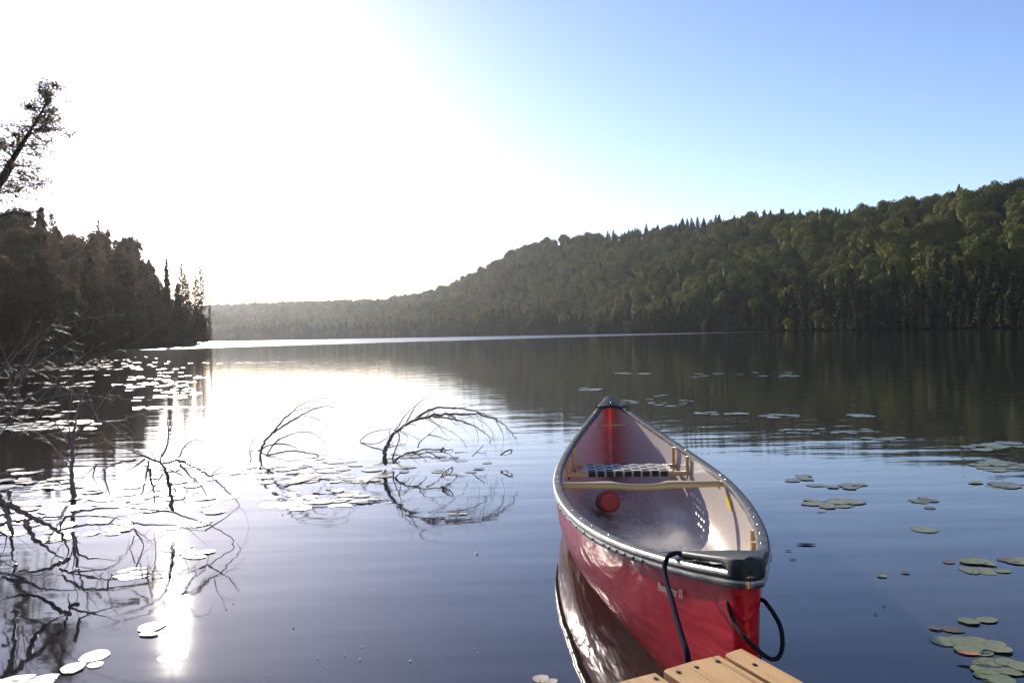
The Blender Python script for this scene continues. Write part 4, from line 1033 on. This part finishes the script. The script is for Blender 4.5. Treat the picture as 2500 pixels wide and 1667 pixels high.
branch_thing('fine wiry twigs reaching up in front of the left wood', [
    (z3([(0, 700), (150, 600), (250, 480), (400, 400), (560, 360), (700, 350)]), .008, .9), (z3([(0, 820), (120, 660), (90, 500), (0, 400)]), .007, .9),
    (z3([(0, 560), (100, 330), (60, 100), (-60, -120)]), .006, .9), (z3([(160, 620), (200, 300), (330, 60), (360, -180)]), .005, .9), (z3([(40, 640), (300, 520), (700, 440), (1100, 480), (1560, 500)]), .004, .6),
    (z3([(-20, 640), (300, 200), (620, -20), (900, -180)]), .005, .8), (z3([(200, 700), (560, 280), (900, 0), (1250, -150)]), .004, .8), (z3([(300, 750), (700, 260), (1180, 0), (1500, -200)]), .004, .6),
    (z3([(-40, 300), (200, 20), (500, -220), (620, -380)]), .005, .9), (z3([(100, 400), (400, -100), (700, -260), (1200, -330)]), .004, .7), (z3([(0, 200), (250, -150), (300, -350)]), .004, .9)], 12, 4.6, .4, name='wiry_twigs', cat='twigs', twig=.8)
branch_thing('tangled dead branch with spiky shoots rising through the sun path', [
    (z3([(1650, 1560), (1640, 1450), (1620, 1300), (1590, 1180), (1540, 1100), (1430, 1050), (1300, 1000), (1160, 950), (1000, 900)]), .020, .5),
    (z3([(1550, 1030), (1600, 930), (1610, 800), (1600, 690), (1610, 600)]), .010, .15), (z3([(1610, 800), (1650, 730), (1670, 620)]), .006, .1),
    (z3([(1560, 1100), (1640, 1090), (1700, 1050), (1760, 950), (1830, 890), (1900, 880), (1960, 930), (2000, 1010)]), .009, .4),
    (z3([(1690, 1065), (1800, 1110), (1900, 1160), (2000, 1220), (2100, 1300), (2200, 1390), (2290, 1490), (2260, 1560)]), .013, .5),
    (z3([(2010, 1225), (2080, 1200), (2180, 1195), (2300, 1165)]), .006, .4), (z3([(2030, 1210), (2090, 1150), (2140, 1125)]), .004, .3),
    (z3([(1700, 1080), (1800, 1200), (1880, 1270), (1960, 1370), (2000, 1500)]), .010, .3), (z3([(1860, 1260), (1855, 1330), (1850, 1420)]), .006, .1),
    (z3([(1550, 1140), (1680, 1180), (1760, 1240), (1780, 1320)]), .009, .3), (z3([(1420, 1080), (1400, 1200), (1380, 1320), (1340, 1440), (1300, 1560)]), .011, .4), (z3([(1430, 1150), (1450, 1270), (1480, 1400), (1470, 1560)]), .014, .5),
    (z3([(1560, 1200), (1480, 1320), (1380, 1440)]), .007, .4), (z3([(1300, 1070), (1150, 1090), (1020, 1140), (940, 1200)]), .012, .5), (z3([(1390, 1060), (1300, 1120), (1200, 1175)]), .010, .3),
    (z3([(1000, 1150), (1010, 1280), (1050, 1390), (1070, 1430)]), .010, .5), (z3([(930, 1100), (890, 1220), (930, 1300)]), .009, .5), (z3([(1430, 1060), (1300, 980), (1120, 920), (960, 850)]), .008, .4),
    (z3([(1640, 1300), (1700, 1400), (1780, 1480)]), .008, 1.0), (z3([(1760, 1440), (1790, 1370), (1780, 1330)]), .006, 1.0), (z3([(1540, 1100), (1520, 1000), (1520, 930)]), .004, .2)], 13, 4.35, .22, twig=.55)
branch_thing('long low dead branch bowed over the water to the sharp bend at right', [
    (z4([(0, 270), (100, 240), (200, 235), (320, 215), (450, 200), (600, 200), (800, 200), (1000, 225), (1100, 260)]), .013, .2),
    (z4([(490, 270), (560, 200), (680, 155), (850, 135), (1000, 130), (1200, 145), (1400, 165), (1550, 215), (1700, 265), (1800, 320), (1915, 400), (1830, 470), (1740, 510), (1680, 522)]), .011, .25),
    (z4([(480, 320), (620, 285), (780, 265), (900, 262), (1030, 285), (1120, 320), (1200, 380), (1250, 420)]), .010, .35),
    (z4([(1100, 310), (1150, 380), (1180, 450), (1180, 560)]), .008, .5), (z4([(1080, 240), (1180, 270), (1400, 270), (1560, 310), (1680, 320)]), .008, .6),
    (z4([(1680, 320), (1760, 270), (1880, 190), (1960, 110)]), .007, .4), (z4([(900, 260), (980, 200), (1120, 230)]), .006, .4), (z4([(1100, 360), (1060, 470), (1000, 530)]), .005, .3)], 14, 3.95, .14, twig=.5)
branch_thing('stout forked dead limb crossing at the lower left corner', [
    (z4([(60, 95), (180, 170), (290, 225), (400, 270), (490, 330), (530, 400), (560, 480), (560, 560)]), .022, .12),
    (z4([(-30, 30), (20, 80), (60, 170), (85, 280), (100, 400), (100, 520), (130, 600)]), .026, .12),
    (z4([(210, 240), (240, 320), (310, 410), (420, 490), (530, 545)]), .022, .05), (z4([(560, 555), (480, 590), (380, 630), (280, 650), (160, 640), (60, 590), (-20, 540)]), .016, .3),
    (z4([(590, 320), (620, 420), (640, 500), (720, 540), (850, 550), (960, 560)]), .014, .4), (z4([(640, 640), (560, 660), (660, 650), (800, 640), (950, 600)]), .012, .4),
    (z4([(80, 0), (75, 40), (95, 80)]), .018, .05), (z4([(0, 330), (60, 370), (20, 500)]), .010, .5), (z4([(500, 240), (490, 330)]), .012, .2), (z4([(130, 600), (110, 660), (80, 710)]), .014, .3)], 15, 3.35, .15, twig=.5)

# ------------------------------------------------------------------ light and sky
w = bpy.data.worlds.new('World'); SC.world = w; w.use_nodes = True; nt = w.node_tree
sky = nt.nodes.new('ShaderNodeTexSky'); sky.sky_type = 'NISHITA'; sky.sun_disc = False; sky.sun_elevation = SUN_EL; sky.sun_rotation = SUN_AZ
sky.air_density = 1.0; sky.dust_density = .28; sky.ozone_density = 2.2; sky.altitude = 200
bg = nt.nodes['Background']; gm = nt.nodes.new('ShaderNodeGamma'); gm.inputs[1].default_value = 1.12; nt.links.new(sky.outputs[0], gm.inputs[0])
tn = nt.nodes.new('ShaderNodeMix'); tn.data_type = 'RGBA'; tn.blend_type = 'MULTIPLY'; tn.inputs[0].default_value = 1; nt.links.new(gm.outputs[0], tn.inputs[6]); tn.inputs[7].default_value = (.73, .665, .76, 1); nt.links.new(tn.outputs[2], bg.inputs[0]); bg.inputs[1].default_value = .125
sd = bpy.data.lights.new('sun', 'SUN'); sd.energy = 3.9; sd.angle = R(.53); sd.color = (1, .90, .78)
so = bpy.data.objects.new('sun', sd); COL.objects.link(so)
sv = Vector((math.sin(SUN_AZ) * math.cos(SUN_EL), math.cos(SUN_AZ) * math.cos(SUN_EL), math.sin(SUN_EL)))
so.rotation_euler = sv.to_track_quat('Z', 'Y').to_euler(); so.location = sv * 50

# air over the lake
HAZE = .00006
if HAZE:
    mb = MB(); mb.box((300, 900, 84), (1800, 1100, 88)); hz = mb.build('haze', None or mat('haze_air'), smooth=False); tag(hz, kind='stuff', label='thin sunlit haze over the lake and hills', cat='haze')
    hm = hz.data.materials[0]; hm.node_tree.nodes.remove(hm.node_tree.nodes['Principled BSDF']); pv = hm.node_tree.nodes.new('ShaderNodeVolumePrincipled')
    pv.inputs['Color'].default_value = (.90, .93, 1, 1); pv.inputs['Density'].default_value = HAZE; pv.inputs['Anisotropy'].default_value = .72
    hm.node_tree.links.new(pv.outputs[0], hm.node_tree.nodes['Material Output'].inputs['Volume'])
SC.view_settings.view_transform = 'Standard'; SC.view_settings.look = 'None'; SC.view_settings.gamma = 1; SC.view_settings.exposure = 0.8
SC.cycles.use_denoising = True; SC.cycles.max_bounces = 10; SC.cycles.transparent_max_bounces = 8; SC.cycles.volume_bounces = 1
SC.cycles.sample_clamp_indirect = 6; SC.cycles.caustics_reflective = True
print('trees', cnt, 'pads', padn, 'forest', len(pts))
